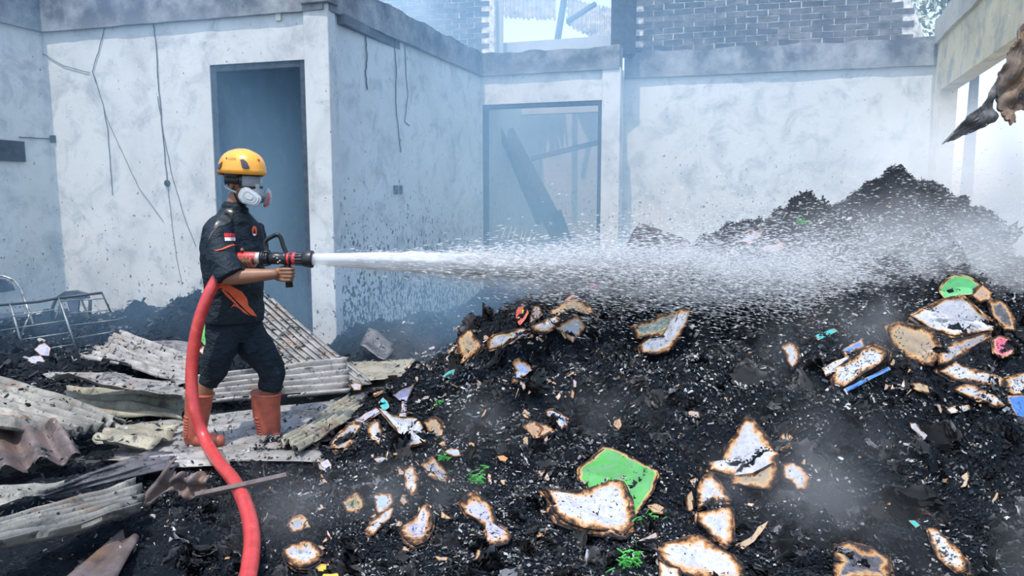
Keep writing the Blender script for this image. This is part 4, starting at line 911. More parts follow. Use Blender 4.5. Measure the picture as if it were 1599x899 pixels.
# droplets: stretched octahedra
def droplets(name, N, smin, smax, dens_pow, size, length, spread, sinkf, parent, seed):
    r_ = np.random.default_rng(seed); u = r_.random(N)**dens_pow; s = smin+(smax-smin)*u
    ang = r_.random(N)*2*np.pi; rr = np.abs(r_.normal(0, spread, N))
    # clumpy filaments
    cl = fbm(s*2.2+np.cos(ang)*1.5, ang*1.3+s*.6, seed, 3); rr = rr*(1+.5*cl)
    hw = .026+.060*s+.004*s*s
    up = np.cos(ang)*rr*hw*1.15; sd = np.sin(ang)*rr*hw
    sink = .006*s*s+np.abs(r_.normal(0, 1, N))*sinkf*s*s
    C_ = np.array(J0)[None]+np.array(JD)[None]*s[:, None]+np.array(JU)[None]*up[:, None]+np.array(JS)[None]*sd[:, None]; C_[:, 2] -= sink
    sz = size*(.5+r_.random(N)**2*1.3)*(1+.25*s/4); ln = length*(.4+r_.random(N)*1.2)
    d = np.array(JD)[None]+np.array(JU)[None]*(up/np.maximum(s, .4)*.8)[:, None]+np.array(JS)[None]*(sd/np.maximum(s, .4)*.8)[:, None]; d[:, 2] -= .012*s; d /= np.linalg.norm(d, axis=1, keepdims=True)
    a = np.cross(d, [0, 0, 1.]); a /= np.linalg.norm(a, axis=1, keepdims=True); b_ = np.cross(d, a)
    P_ = np.stack([C_-d*ln[:, None], C_+d*ln[:, None]*.8, C_+a*sz[:, None], C_-a*sz[:, None]*.5+b_*sz[:, None]*.87, C_-a*sz[:, None]*.5-b_*sz[:, None]*.87], 1)
    okd = ((C_[:, 0]-pH.x)*wn2.x+(C_[:, 1]-pH.y)*wn2.y) < -.15; P_ = P_[okd]; N = len(P_)
    T = np.array([[0, 3, 2], [0, 4, 3], [0, 2, 4], [1, 2, 3], [1, 3, 4], [1, 4, 2]])
    F = (np.arange(N)[:, None, None]*5+T[None]).reshape(-1, 3)
    return tag(mk(name, P_.reshape(-1, 3), F, M['water'], parent), kind='stuff')
droplets('droplets', 26000, .1, 2.6, .8, .0016, .022, .55, .001, spray, 1)
droplets('droplets', 85000, .8, 6.9, .85, .0019, .024, .66, .0022, spray, 2)
droplets('droplets', 30000, 1.5, 6.9, .8, .0020, .018, 1.1, .006, spray, 3)
# ------------------------------------------------------------------ charred flakes, page stacks
cm, nt, b = newmat('char_flakes'); at_ = nt.nodes.new('ShaderNodeAttribute'); at_.attribute_name = 'tone'; nt.links.new(at_.outputs['Color'], b.inputs['Base Color'])
b.inputs['Roughness'].default_value = .6; b.inputs['Specular IOR Level'].default_value = .14; M['flakes'] = cm
GX, GY, GZ = X2, Y2, Z        # heap grid is rebuilt below from the stored vertices
HV = np.empty(len(heap.data.vertices)*3, np.float32); heap.data.vertices.foreach_get('co', HV); HV = HV.reshape(620, 470, 3).astype(float)
hdx = np.gradient(HV[:, :, 2], axis=0)/np.gradient(HV[:, :, 0], axis=0).mean(); hdy = np.gradient(HV[:, :, 2], axis=1)/np.gradient(HV[:, :, 1], axis=1)
HN = np.stack([-np.clip(hdx, -2, 2), -np.clip(hdy, -2, 2), np.ones_like(hdx)], -1); HN /= np.linalg.norm(HN, axis=2, keepdims=True)
def in_yard(p): return ((p[:, 0]-pH.x)*wn2.x+(p[:, 1]-pH.y)*wn2.y) < -.1
def heap_samples(N, r_, ymax=7.0, pw=1.0):
    yy = 2.3+(ymax-2.3)*r_.random(N)**pw; half = .74*yy+.15; xx = (r_.random(N)*2-1)*half
    i = np.clip(((xx+2.9)/10.1*619).astype(int), 0, 619); t = np.clip((yy-1.3)/7.9, 0, 1)**(1/1.25); j = np.clip((t*469).astype(int), 0, 469)
    p = HV[i, j]; n_ = HN[i, j]; ok = (p[:, 2] > -.02) & in_yard(p) & (np.abs(p[:, 0]-xx) < .1); return p[ok], n_[ok]
def tones(n_, r_, p=None):
    k = r_.random(n_); k2 = r_.random(n_); t = np.empty((n_, 3)); g = .004+.016*r_.random(n_)
    t[:] = np.stack([g, g*1.25, g*1.65], -1)
    if p is not None: k = k-.26+.46*np.clip(.5+1.8*fbm(p[:, 0]*2.3+p[:, 2]*2, p[:, 1]*2.3, 77, 4), 0, 1)
    a = k > .74; g = .022+.07*r_.random(n_); t[a] = np.stack([g, g*1.06, g*1.12], -1)[a]
    a = k > .95; g = .14+.30*r_.random(n_); t[a] = np.stack([g, g*1.0, g*.98], -1)[a]
    a = k2 > .988; t[a] = np.array([.30, .17, .08])*(.4+r_.random((n_, 1)))[a]
    a = k2 > .9975; t[a] = np.array([.5, .5, .54])*(.8+.4*r_.random((n_, 1)))[a]
    return t
def flakes(name, label, p, n_, r_, smin, smax, lift=.3, tn=None, parent=None, ratio=(.10, .55)):
    N = len(p); s = smin+(smax-smin)*r_.random(N)**2.2; s *= np.clip(p[:, 1]/3.4, .8, 1.7)
    nn = n_+r_.normal(0, .75, (N, 3)); nn /= np.linalg.norm(nn, axis=1, keepdims=True)
    fl = 3.0*fbm(p[:, 0]*.9, p[:, 1]*.9+p[:, 2], 88, 2); fd = np.stack([np.cos(fl), np.sin(fl), .15*np.ones(N)], -1)+r_.normal(0, .42, (N, 3)); a = np.cross(nn, np.cross(fd, nn)); a /= np.linalg.norm(a, axis=1, keepdims=True); b_ = np.cross(nn, a)
    w = s*(ratio[0]+(ratio[1]-ratio[0])*r_.random(N)); c = p+n_*(s*lift*r_.random(N))[:, None]; cu = (r_.random(N)-.3)*s*.6
    def J(k_): return r_.uniform(.55, 1.15, (N, 1))
    q_ = [c-a*s[:, None]*J(0)-b_*w[:, None]*J(0), c-b_*w[:, None]*J(0)+nn*cu[:, None], c+a*s[:, None]*J(0)-b_*w[:, None]*J(0), c+a*s[:, None]*J(0)+b_*w[:, None]*J(0), c+b_*w[:, None]*J(0)+nn*cu[:, None], c-a*s[:, None]*J(0)+b_*w[:, None]*J(0)]
    V_ = np.stack(q_, 1).reshape(-1, 3); T = np.array([[0, 1, 4, 5], [1, 2, 3, 4]]); F_ = (np.arange(N)[:, None, None]*6+T[None]).reshape(-1, 4)
    tn = tones(N, r_, p) if tn is None else tn
    o = mk(name, V_, F_, M['flakes'], parent, attr={'tone': np.repeat(tn, 6, 0)})
    return tag(o, label, None if parent else 'debris', kind='stuff')
r_ = np.random.default_rng(11)
p, n_ = heap_samples(380000, r_, 7.0, 1.25); flakes('charred_flakes', None, p, n_, r_, .003, .0165, .9, parent=heap)
p, n_ = heap_samples(150000, r_, 7.0, 1.25); cl_ = fbm(p[:, 0]*3.1+p[:, 2]*3, p[:, 1]*3.1, 91, 4)+.5*fbm(p[:, 0]*14, p[:, 1]*14, 92, 2); sel = cl_ > .10+.12*r_.random(len(p)); p, n_ = p[sel], n_[sel]
g = .13+.30*r_.random(len(p))**1.5; tn = np.stack([g, g*1.0, g*.98], -1); flakes('ash_specks', None, p, n_, r_, .0025, .009, 1.6, tn, heap, (.3, .9))
# burnt page stacks: many thin wavy leaves
def leaf_stack(r_, n=16, L=.13, W=.09, nu=6, nv=5):
    V_, F_, T_ = [], [], []; bend = r_.normal(0, .35); fan = r_.uniform(.0, .22); gap = r_.uniform(.0030, .006); base = 0
    for k in range(n):
        l, w = L*r_.uniform(.75, 1.1), W*r_.uniform(.75, 1.1); ox, oy = r_.normal(0, .008, 2); an = fan*(k-n/2)/n*2+r_.normal(0, .04); ph = r_.uniform(0, 6); g = .005+.012*r_.random()
        if r_.random() < .08: g = r_.uniform(.03, .09)
        for i in range(nu):
            for j in range(nv):
                x = (i/(nu-1)-.5)*l*(1+.08*r_.normal()); y = (j/(nv-1)-.5)*w*(1+.1*r_.normal()); z = k*gap+bend*x*x*6+.004*math.sin(x*40+ph)+r_.normal(0, .0012)
                e = max(abs(x)/l, abs(y)/w)*2; z += (e > .8)*r_.normal(.003, .007); rg = 1-(e > .8)*r_.random()*.38; x *= rg; y *= rg
                V_.append((x*math.cos(an)-y*math.sin(an)+ox, x*math.sin(an)+y*math.cos(an)+oy, z)); gg = g*(1+2.5*(e > .8)*r_.random()**2); T_.append((gg, gg*1.05, gg*1.15))
        for i in range(nu-1):
            for j in range(nv-1): q_ = base+i*nv+j; F_.append((q_, q_+nv, q_+nv+1, q_+1))
        base += nu*nv
    return np.array(V_), np.array(F_), np.array(T_)
protos = [leaf_stack(r_, n=int(r_.integers(12, 24)), L=r_.uniform(.10, .18), W=r_.uniform(.07, .12)) for _ in range(10)]
p, n_ = heap_samples(1500, r_, 6.6, 1.1); AV, AF, AT = [], [], []; off = 0
EXC = [(on_heap(x_, y_)[0], r9) for x_, y_, r9 in ((970, 745, .22), (920, 790, .22), (1095, 870, .22), (1175, 710, .20), (1118, 770, .14), (1120, 825, .14), (1475, 495, .22), (1425, 540, .2), (1510, 545, .2), (1520, 590, .2), (1345, 575, .2), (1040, 530, .18), (755, 810, .14), (650, 820, .12), (470, 865, .12), (640, 672, .13), (795, 528, .14), (890, 512, .14), (1590, 620, .2), (1480, 855, .14), (735, 540, .12), (1500, 445, .14), (1240, 745, .1), (540, 680, .1), (680, 680, .1))]
def clear_(c): return all((Vector(tuple(c))-e_).length > r9 for e_, r9 in EXC)
for c, nn in zip(p, n_):
    if not clear_(c): continue
    V_, F_, T_ = protos[int(r_.integers(10))]; s = r_.uniform(.3, .85)
    nv_ = nn+r_.normal(0, .55, 3); nv_ /= np.linalg.norm(nv_); a = np.cross(nv_, r_.normal(0, 1, 3)); a /= np.linalg.norm(a); b_ = np.cross(nv_, a)
    AV.append(c-nv_*.05*s+(V_ @ np.stack([a, b_, nv_]))*s); AF.append(F_+off); AT.append(T_*r_.uniform(.6, 1.8)); off += len(V_)
big = [leaf_stack(r_, n=int(r_.integers(20, 30)), L=r_.uniform(.20, .28), W=r_.uniform(.14, .2), nu=9, nv=6) for _ in range(6)]
p, n_ = heap_samples(110, r_, 6.2, 1.1)
for q3 in ((1170, 585), (1140, 560), (1200, 560), (1330, 640), (1370, 620), (1260, 600), (640, 800), (560, 760), (700, 850), (1330, 870), (1000, 600), (780, 560), (1450, 800)):
    hp_, hn_ = on_heap(*q3); p = np.vstack([p, np.array(hp_)[None]]); n_ = np.vstack([n_, np.array(hn_)[None]])
for c, nn in zip(p, n_):
    if not clear_(c): continue
    V_, F_, T_ = big[int(r_.integers(6))]; s = r_.uniform(.5, .9)
    nv_ = np.array(nn)*.8+np.array([r_.choice([-1, 1])*r_.uniform(.3, 1), -r_.uniform(0, .9), 0]); nv_ /= np.linalg.norm(nv_); a = np.cross(nv_, r_.normal(0, 1, 3)); a /= np.linalg.norm(a); b_ = np.cross(nv_, a)
    AV.append(c-nv_*.07*s-np.array([0, 0, .02])+(V_ @ np.stack([a, b_, nv_]))*s); AF.append(F_+off); AT.append(T_*r_.uniform(.5, 1.8)*np.array([1, .95, .9])); off += len(V_)
tag(mk('burnt_page_stacks', np.concatenate(AV), np.concatenate(AF), M['flakes'], heap, attr={'tone': np.concatenate(AT)}), kind='stuff')
# ash on the sheets and low rubble
srf = BVHTree.FromPolygons([v for vs_, f_ in SURF for v in vs_], [tuple(i+o_ for i in f) for (vs_, f_), o_ in zip(SURF, np.cumsum([0]+[len(v) for v, f in SURF])[:-1].tolist()) for f in f_])
def drop_samples(N, r_, x0, x1, y0, y1, tree, dens=None):
    P_, N_ = [], []
    for _ in range(N):
        x, y = r_.uniform(x0, x1), r_.uniform(y0, y1)
        if abs(x)/y > .78: continue
        if mnoise.noise(Vector((x*2.2, y*2.2, 4))) < -.15+r_.uniform(-.3, .2): continue
        h = tree.ray_cast(Vector((x, y, 1.6)), Vector((0, 0, -1)))
        if h[0] is None or h[0].z > 1.2: continue
        P_.append(h[0]); N_.append(h[1] if h[1].z > 0 else -h[1])
    return np.array([tuple(q_) for q_ in P_]), np.array([tuple(q_) for q_ in N_])
p, n_ = drop_samples(16000, r_, -4, .2, 2.4, 7, srf); tn = tones(len(p), r_); k = r_.random(len(p)); tn[k > .5] = np.stack([.05+.2*r_.random(len(p))]*3, -1)[k > .5]
flakes('ash_flakes', 'loose ash flakes scattered over the roofing sheets', p, n_, r_, .004, .018, .5, tn)
for nm in ('soot_rubble', 'wall_foot_rubble', 'sheet_rubble'):
    o = bpy.data.objects[nm]; tree = bvh_of(o); xs_ = [v.co.x for v in o.data.vertices]; ys_ = [v.co.y for v in o.data.vertices]
    p, n_ = drop_samples(22000, r_, min(xs_), max(xs_), min(ys_), max(ys_), tree)
    if len(p): flakes('loose_flakes', None, p, n_, r_, .006, .03 if nm == 'soot_rubble' else .02, .8, parent=o)
#===PART5===
# ------------------------------------------------------------------ smoke and haze
def vol_mat(name, col, aniso=.25):
    m = bpy.data.materials.new(name); m.use_nodes = True; nt = m.node_tree; nt.nodes.clear(); out = nt.nodes.new('ShaderNodeOutputMaterial')
    vs_ = nt.nodes.new('ShaderNodeVolumeScatter'); vs_.inputs['Color'].default_value = (*col, 1); vs_.inputs['Anisotropy'].default_value = aniso
    a = nt.nodes.new('ShaderNodeVolumeInfo'); nt.links.new(a.outputs['Density'], vs_.inputs['Density']); nt.links.new(vs_.outputs[0], out.inputs['Volume']); return m
def smoke_cloud(name, label, cat, blobs, lo, hi, vox, mat, nscale, contrast=(.35, .65), seed=0.0, thr=.01, det=4):
    o = mk(name, [lo, (hi[0], lo[1], lo[2]), hi], [(0, 1, 2)], mat)
    ng = bpy.data.node_groups.new(name+'_field', 'GeometryNodeTree'); ng.interface.new_socket('Geometry', in_out='OUTPUT', socket_type='NodeSocketGeometry')
    ng.interface.new_socket('Geometry', in_out='INPUT', socket_type='NodeSocketGeometry')
    N_ = ng.nodes; Lk = ng.links.new; out = N_.new('NodeGroupOutput'); pos = N_.new('GeometryNodeInputPosition')
    def vm(op, a, b=None):
        x = N_.new('ShaderNodeVectorMath'); x.operation = op
        for i, v_ in enumerate((a, b)):
            if v_ is None: continue
            if isinstance(v_, (tuple, Vector)): x.inputs[i].default_value = tuple(v_)
            else: Lk(v_, x.inputs[i])
        return x.outputs['Value'] if op == 'LENGTH' else x.outputs[0]
    def mt(op, a, b=None):
        x = N_.new('ShaderNodeMath'); x.operation = op
        for i, v_ in enumerate((a, b)):
            if v_ is None: continue
            if isinstance(v_, (int, float)): x.inputs[i].default_value = v_
            else: Lk(v_, x.inputs[i])
        return x.outputs[0]
    def nz(sc, off, d, dist=0.0):
        n_ = N_.new('ShaderNodeTexNoise'); n_.inputs['Scale'].default_value = sc; n_.inputs['Detail'].default_value = d; n_.inputs['Distortion'].default_value = dist
        Lk(vm('MULTIPLY', vm('ADD', pos.outputs[0], (off, off*.7, off*1.3)), (1, 1, .75)), n_.inputs['Vector']); return n_.outputs[0]
    big = N_.new('ShaderNodeMapRange'); big.interpolation_type = 'SMOOTHSTEP'; big.inputs[1].default_value, big.inputs[2].default_value = contrast; Lk(nz(nscale, seed, det, .6), big.inputs[0])
    tot = None
    for (c, r, amp, cmin) in blobs:
        d = vm('LENGTH', vm('DIVIDE', vm('SUBTRACT', pos.outputs[0], tuple(c)), tuple(r)))
        g = mt('MULTIPLY', mt('EXPONENT', mt('MULTIPLY', mt('MULTIPLY', d, d), -1.0)), amp)
        nn_ = mt('ADD', mt('MULTIPLY', big.outputs[0], 1-cmin), cmin)
        g = mt('MULTIPLY', g, nn_); tot = g if tot is None else mt('ADD', tot, g)
    tot = mt('MAXIMUM', mt('SUBTRACT', tot, thr), 0.0)
    vc = N_.new('GeometryNodeVolumeCube'); Lk(tot, vc.inputs['Density']); vc.inputs['Background'].default_value = 0
    vc.inputs['Min'].default_value = lo; vc.inputs['Max'].default_value = hi
    for i, ax_ in enumerate('XYZ'): vc.inputs['Resolution '+ax_].default_value = int((hi[i]-lo[i])/vox)
    sm = N_.new('GeometryNodeSetMaterial'); sm.inputs['Material'].default_value = mat; Lk(vc.outputs[0], sm.inputs[0]); Lk(sm.outputs[0], out.inputs[0])
    md = o.modifiers.new('field', 'NODES'); md.node_group = ng
    return tag(o, label, cat, kind='stuff')
HAZE = vol_mat('blue_haze', (.34, .65, 1.0), 0); SMOKE = vol_mat('white_smoke', (.95, .98, 1.0), 0)
smoke_cloud('haze', 'thin blue haze hanging between the burnt walls', 'haze', [
    (at(1000, 250, 9.6), (5.0, 2.2, 3.0), .17, .6), (at(690, 30, 12.5), (2.6, 1.6, 2.0), .6, .3), (at(410, 260, 8.6), (.9, .8, 2.2), .9, .6),
    (at(150, 330, 7.9), (2.6, 1.0, 2.0), .20, .4), (at(840, 300, 11.3), (1.4, 1.4, 1.6), .45, .5), (at(620, 500, 7.6), (1.2, 1.2, .5), .30, .4),
    (at(100, 480, 7.3), (2.6, .9, .35), .30, .3), (at(250, 30, 8.4), (2.5, .7, .45), .35, .1),
    (Vector((1.5, 3.5, .9)), (6, 3.5, 2.0), .009, .7)],
    (-6.4, 1.2, 0), (6.6, 15.5, 5.6), .17, HAZE, .7, (.35, .65), 3.0)
smoke_cloud('smoke', 'white smoke and steam rising from the smouldering heap', 'smoke', [
    (at(1585, 290, 7.4), (1.3, .7, .65), 2.6, .5), (at(1500, 200, 9.0), (1.6, 1.0, .9), .22, .2), (at(1480, 410, 5.9), (1.3, .5, .36), 2.4, .45), (at(1240, 432, 5.6), (1.4, .35, .20), 2.0, .5),
    (at(1330, 30, 10.2), (1.8, .6, .8), .25, .1), (at(1010, 425, 5.6), (.9, .3, .17), 1.2, .5), (at(780, 415, 5.0), (.7, .15, .10), .8, .5),
    (at(1230, 590, 3.9), (.22, .2, .22), 0.56, .0), (at(1340, 500, 4.5), (.35, .2, .16), 0.93, .1), (at(1280, 690, 3.5), (.35, .2, .22), 0.43, .0), (at(1190, 745, 3.2), (.4, .2, .14), 0.43, .0), (at(1440, 560, 4.2), (.35, .2, .18), 0.62, .1),
    (at(655, 545, 5.5), (.28, .3, .28), 0.56, .1), (at(455, 800, 3.0), (.2, .2, .16), 0.74, .1), (at(640, 770, 3.2), (.3, .2, .14), 0.62, .1), (at(880, 640, 4.0), (.5, .2, .15), 0.43, .0), (at(780, 660, 3.8), (.3, .2, .2), 0.50, .0),
    (at(1310, 780, 3.0), (.3, .2, .2), 0.74, .1), (at(1560, 870, 2.5), (.3, .2, .15), 0.62, .0), (at(1060, 400, 7.5), (1.5, .5, .4), .35, .3), (at(630, 10, 10.5), (.5, .5, .5), .8, .0)],
    (-2.0, 2.3, 0), (6.6, 11.0, 4.6), .075, SMOKE, 3.2, (.42, .66), 11.0, .03, 6)
#===PART6===
# ------------------------------------------------------------------ burnt books and papers lying on the heap
m, nt, b = newmat('burnt_paper'); v = objvec(nt, world=True); b.inputs['Roughness'].default_value = .7; b.inputs['Specular IOR Level'].default_value = .3
a1 = nt.nodes.new('ShaderNodeAttribute'); a1.attribute_name = 'tone'; a2 = nt.nodes.new('ShaderNodeAttribute'); a2.attribute_name = 'burn'; a3 = nt.nodes.new('ShaderNodeAttribute'); a3.attribute_name = 'speck'
def mth(nt, op, a, b_):
    x = nt.nodes.new('ShaderNodeMath'); x.operation = op
    for i, q_ in enumerate((a, b_)):
        if isinstance(q_, (int, float)): x.inputs[i].default_value = q_
        else: nt.links.new(q_, x.inputs[i])
    return x.outputs[0]
base = mixc(nt, ramp(nt, noise_n(nt, 45, 3, .6, v), [(.42, (0, 0, 0)), (.66, (.45, .45, .45))]), a1.outputs['Color'], (.20, .21, .27))
nb = mth(nt, 'MULTIPLY', mth(nt, 'SUBTRACT', noise_n(nt, 26, 5, .65, v), .5), 1.5); f = mth(nt, 'ADD', a2.outputs['Fac'], nb)
tan = ramp(nt, f, [(.50, (.52, .33, .15)), (.70, (.33, .15, .055)), (.84, (.10, .045, .02)), (.97, (.008, .008, .010))])
c = mixc(nt, ramp(nt, f, [(.22, (0, 0, 0)), (.60, (1, 1, 1))]), base, tan)
sp = mth(nt, 'ADD', noise_n(nt, 62, 4, .65, v), mth(nt, 'MULTIPLY', a3.outputs['Fac'], .25))
c = mixc(nt, ramp(nt, sp, [(.68, (0, 0, 0)), (.71, (1, 1, 1))]), c, (.030, .028, .03))
nt.links.new(c, b.inputs['Base Color']); bump(nt, b, noise_n(nt, 50, 4, .6, v), .35, .006); M['paper'] = m
TONE = {'white': (.43, .44, .475), 'lilac': (.39, .385, .52), 'grey': (.28, .28, .31), 'tan': (.38, .29, .18), 'green': (.075, .33, .07), 'green2': (.08, .38, .12), 'teal': (.02, .42, .42), 'blue': (.06, .22, .62), 'blueish': (.30, .40, .66),
        'pink': (.72, .12, .22), 'red': (.75, .10, .06), 'yellow': (.75, .50, .03), 'lime': (.55, .70, .05), 'olive': (.20, .19, .09), 'dark': (.06, .06, .07), 'greenish': (.24, .30, .24), 'orange': (.75, .25, .06), 'brown': (.40, .25, .15)}
def sheet_of_paper(name, poly, tone, n_, pc, lift, parent=None, speck=.2, wb=None, scale=1.0, shift=Vector(), wav=.08, th=.0018, seed=0, drape=True, sub=4, burn0=0, to=None):
    P_ = []; m_ = len(poly)
    for i in range(m_):
        a, b_ = poly[i], poly[(i+1) % m_]
        for k in range(sub): P_.append((a[0]+(b_[0]-a[0])*k/sub, a[1]+(b_[1]-a[1])*k/sub))
    W_ = [hit_plane(x, y, pc, n_) for x, y in P_]; c = sum(W_, Vector())/len(W_); R = sum((w-c).length for w in W_)/len(W_)
    W_ = [c+(w-c)*scale*(1+(.035*mnoise.noise(w*60+Vector((seed, 0, 0)))+.03*mnoise.noise(w*22+Vector((seed, 5, 0)))))+shift for w in W_]; c = c+shift
    wb = wb or min(.060, .62*R); rs = (1, .95, .88, .78, .62, .42, .2); vs = []; bn = []
    for r in rs:
        for w in W_:
            p = c+(w-c)*r; d = (1-r)*(w-c).length
            p = p+n_*(wav*R*(mnoise.noise(p*7+Vector((seed*3.3, 0, 0)))+.35*mnoise.noise(p*24+Vector((0, seed, 0)))) + R*.10*r*r*mnoise.noise(Vector((seed, 1, 2)))*2 + (r > .9)*R*.12*mnoise.noise(p*18+Vector((seed, seed, 0))))
            if drape:
                e = (p-EYE); L = e.length; h = HBVH.ray_cast(EYE, e/L)
                if h[0] is not None and h[3] < L+.020: p = EYE+e/L*(h[3]-.022-lift)
            vs.append(p); bn.append(max(burn0, 1-d/wb))
    vs.append(c+n_*wav*R*mnoise.noise(c*7)); bn.append(max(0, burn0)); nq = len(W_); fs = []
    if drape:
        e = vs[-1]-EYE; L = e.length; h = HBVH.ray_cast(EYE, e/L)
        if h[0] is not None and h[3] < L+.020: vs[-1] = EYE+e/L*(h[3]-.022-lift)
    for i in range(len(rs)-1):
        for j in range(nq): j2 = (j+1) % nq; fs.append((i*nq+j, i*nq+j2, (i+1)*nq+j2, (i+1)*nq+j))
    for j in range(nq): fs.append(((len(rs)-1)*nq+j, (len(rs)-1)*nq+(j+1) % nq, len(vs)-1))
    t = TONE[tone] if isinstance(tone, str) else tone
    o = mk(name, vs, fs, M['paper'], parent, True, attr={'burn': bn, 'speck': [speck]*len(vs), 'tone': [t]*len(vs)})
    md = o.modifiers.new('t', 'SOLIDIFY'); md.thickness = th; md.offset = -1; return o
BN = [0]
def book(poly, tone, label, kind='burnt_book', cat='book', layers=3, th=.010, speck=.2, tilt=.5, wav=.08, group=None, cover=None, lift=.012, Y=None, wb=None, burn0=0):
    BN[0] += 1; sd = BN[0]; cx = sum(p[0] for p in poly)/len(poly); cy = sum(p[1] for p in poly)/len(poly)
    if Y is None: hp, hn = on_heap(cx, cy)
    else: hp, hn = at(cx, cy, Y), Vector((0, -.3, .9)).normalized()
    toe = (EYE-hp).normalized(); n_ = (hn*(1-tilt)+toe*tilt+Vector((random.uniform(-.15, .15), 0, random.uniform(-.1, .1)))).normalized()
    pc = hp+toe*(.020+lift+layers*th*.5); dr = Y is None
    o = sheet_of_paper(kind, poly, tone, n_, pc, lift, None, speck, wb, 1.0, Vector(), wav, .0022, sd, dr, burn0=burn0); tag(o, label, cat, group)
    for k in range(1, layers):
        sh = Vector((random.uniform(-1, 1), random.uniform(-.5, .5), random.uniform(-1, 1)))*.0045*k-n_*th*.8*k
        ly = sheet_of_paper('cover' if (cover and k == layers-1) else 'page', poly, cover if (cover and k == layers-1) else tone, n_, pc, lift-th*.8*k, o, speck+.1, wb, 1.0+.018*k, sh, wav, th*.8, sd+.37*k, dr, burn0=burn0)
        if cover and k == layers-1: tag(ly, cover+' cover')
    return o
K = book
K([(944,698),(957,699),(992,716),(1025,735),(1027,744),(1019,766),(991,809),(972,780),(950,775),(913,762),(902,744),(905,729)], 'green', 'bright green notebook cover with rounded corner under a scorched white book', 'notebook_cover', 'notebook', 3, .008, .12, .6, .05, lift=.01, wb=.022)
K([(849,761),(882,766),(913,764),(957,750),(972,753),(981,772),(990,806),(989,819),(975,834),(913,825),(873,809),(862,794),(863,778)], 'white', 'large scorched white book lying on the bright green cover', layers=5, th=.011, tilt=.6, wav=.06, lift=.045)
K([(1030,863),(1037,849),(1080,835),(1096,836),(1113,848),(1146,866),(1160,883),(1162,905),(1100,905),(1050,890),(1032,873)], 'white', 'clean white book with browned rim cut by the bottom edge', layers=4, tilt=.6, wav=.05, speck=.12)
K([(1030,878),(1063,889),(1067,910),(1029,910)], 'white', 'white page corner showing below the bottom white book', 'burnt_page', 'paper', 2)
K([(1166,649),(1176,657),(1200,686),(1213,710),(1215,746),(1200,766),(1173,763),(1143,755),(1145,743),(1106,733),(1105,726),(1128,720),(1133,696),(1150,677),(1160,657)], 'white', 'pointed upright white book with thick brown burnt rim', layers=5, th=.011, tilt=.75, wav=.08, speck=.08, wb=.055)
K([(1143,742),(1175,738),(1207,722),(1213,744),(1200,764),(1173,762),(1143,754)], 'tan', 'tan folded flap across foot of the pointed upright book', 'burnt_page', 'paper', 2, lift=.06, tilt=.7)
K([(1221,723),(1240,722),(1256,731),(1264,746),(1261,763),(1245,765),(1236,751),(1221,746)], 'white', 'small curved white page fan right of the pointed upright book', layers=3, tilt=.7)
K([(1096,743),(1110,740),(1123,753),(1140,780),(1141,783),(1110,783),(1090,795),(1087,763)], 'white', 'ruled scorched page block left of the pointed book', layers=4, tilt=.6)
K([(1090,800),(1140,790),(1145,800),(1146,846),(1133,854),(1120,846),(1100,826),(1088,813)], 'white', 'scorched white book just above the bottom white book', layers=4, tilt=.6)
K([(1072,773),(1080,766),(1084,780),(1082,796),(1075,800)], 'tan', 'narrow tan page edge left of the ruled page block', 'burnt_page', 'paper', 2)
K([(1146,852),(1170,844),(1184,822),(1200,813),(1194,824),(1178,846),(1160,858)], 'tan', 'thin curling tan strip right of the lower scorched book', 'paper_strip', 'paper', 1, wb=.008)
K([(1213,692),(1220,678),(1230,675),(1239,685),(1233,700),(1222,703)], 'tan', 'small pale knob of paper beside the pointed book tip', 'paper_wad', 'paper', 3, wav=.25)
K([(998,540),(1010,527),(1042,524),(1052,511),(1061,483),(1079,482),(1061,530),(1042,549),(1023,553),(1000,551)], 'white', 'hooked white book standing open in the black hollow below the spray', layers=4, th=.012, tilt=.8, lift=.05)
K([(987,511),(1006,504),(1039,491),(1058,488),(1048,512),(1035,524),(1006,526),(994,527)], 'greenish', 'grey green fanned pages behind the hooked white book', layers=4, th=.012, tilt=.7, speck=.35)
K([(1021,414),(1039,401),(1074,383),(1094,391),(1081,404),(1035,420)], 'lilac', 'pale lilac open book on the ridge behind the spray', layers=3, tilt=.6)
K([(1155,378),(1165,366),(1177,357),(1192,362),(1190,369),(1171,382)], 'lilac', 'small whitish lilac book at the ridge top with a brown corner', layers=3, tilt=.6)
K([(1122,393),(1136,388),(1142,405),(1124,407)], 'tan', 'small tan scrap beside pale lilac open book on the ridge', 'burnt_page', 'paper', 2)
K([(1184,388),(1205,380),(1226,378),(1222,391),(1200,399)], 'lilac', 'lilac sheet right of the small whitish book on the ridge', 'burnt_page', 'paper', 2)
K([(762,531),(771,523),(800,516),(820,513),(830,516),(829,523),(809,525),(780,542),(762,545)], 'white', 'long folded white page with toasted rim at left rise of the heap', layers=4, tilt=.6)
K([(867,513),(876,502),(896,491),(911,498),(915,509),(905,524),(894,535),(883,527)], 'white', 'rounded white page hanging at the dark edge below the spray start', layers=3, tilt=.8)
K([(831,509),(850,500),(871,493),(876,498),(868,512),(850,522),(834,517)], 'white', 'white slanting book between the folded page and rounded page', layers=3, tilt=.6)
K([(713,529),(724,519),(734,514),(740,525),(753,538),(750,547),(735,558),(722,567),(718,553)], 'tan', 'toasted tan curled pages at the left shoulder of the heap', layers=4, th=.012, tilt=.7, wav=.25, speck=.25)
K([(693,565),(700,547),(709,536),(716,540),(713,552),(706,565)], 'white', 'upright white page sliver left of the toasted tan curled pages', 'burnt_page', 'paper', 2, tilt=.7)
K([(631,576),(640,569),(649,565),(671,569),(675,576)], 'lilac', 'flat pale lilac page at the smoking foot of the heap', 'burnt_page', 'paper', 2)
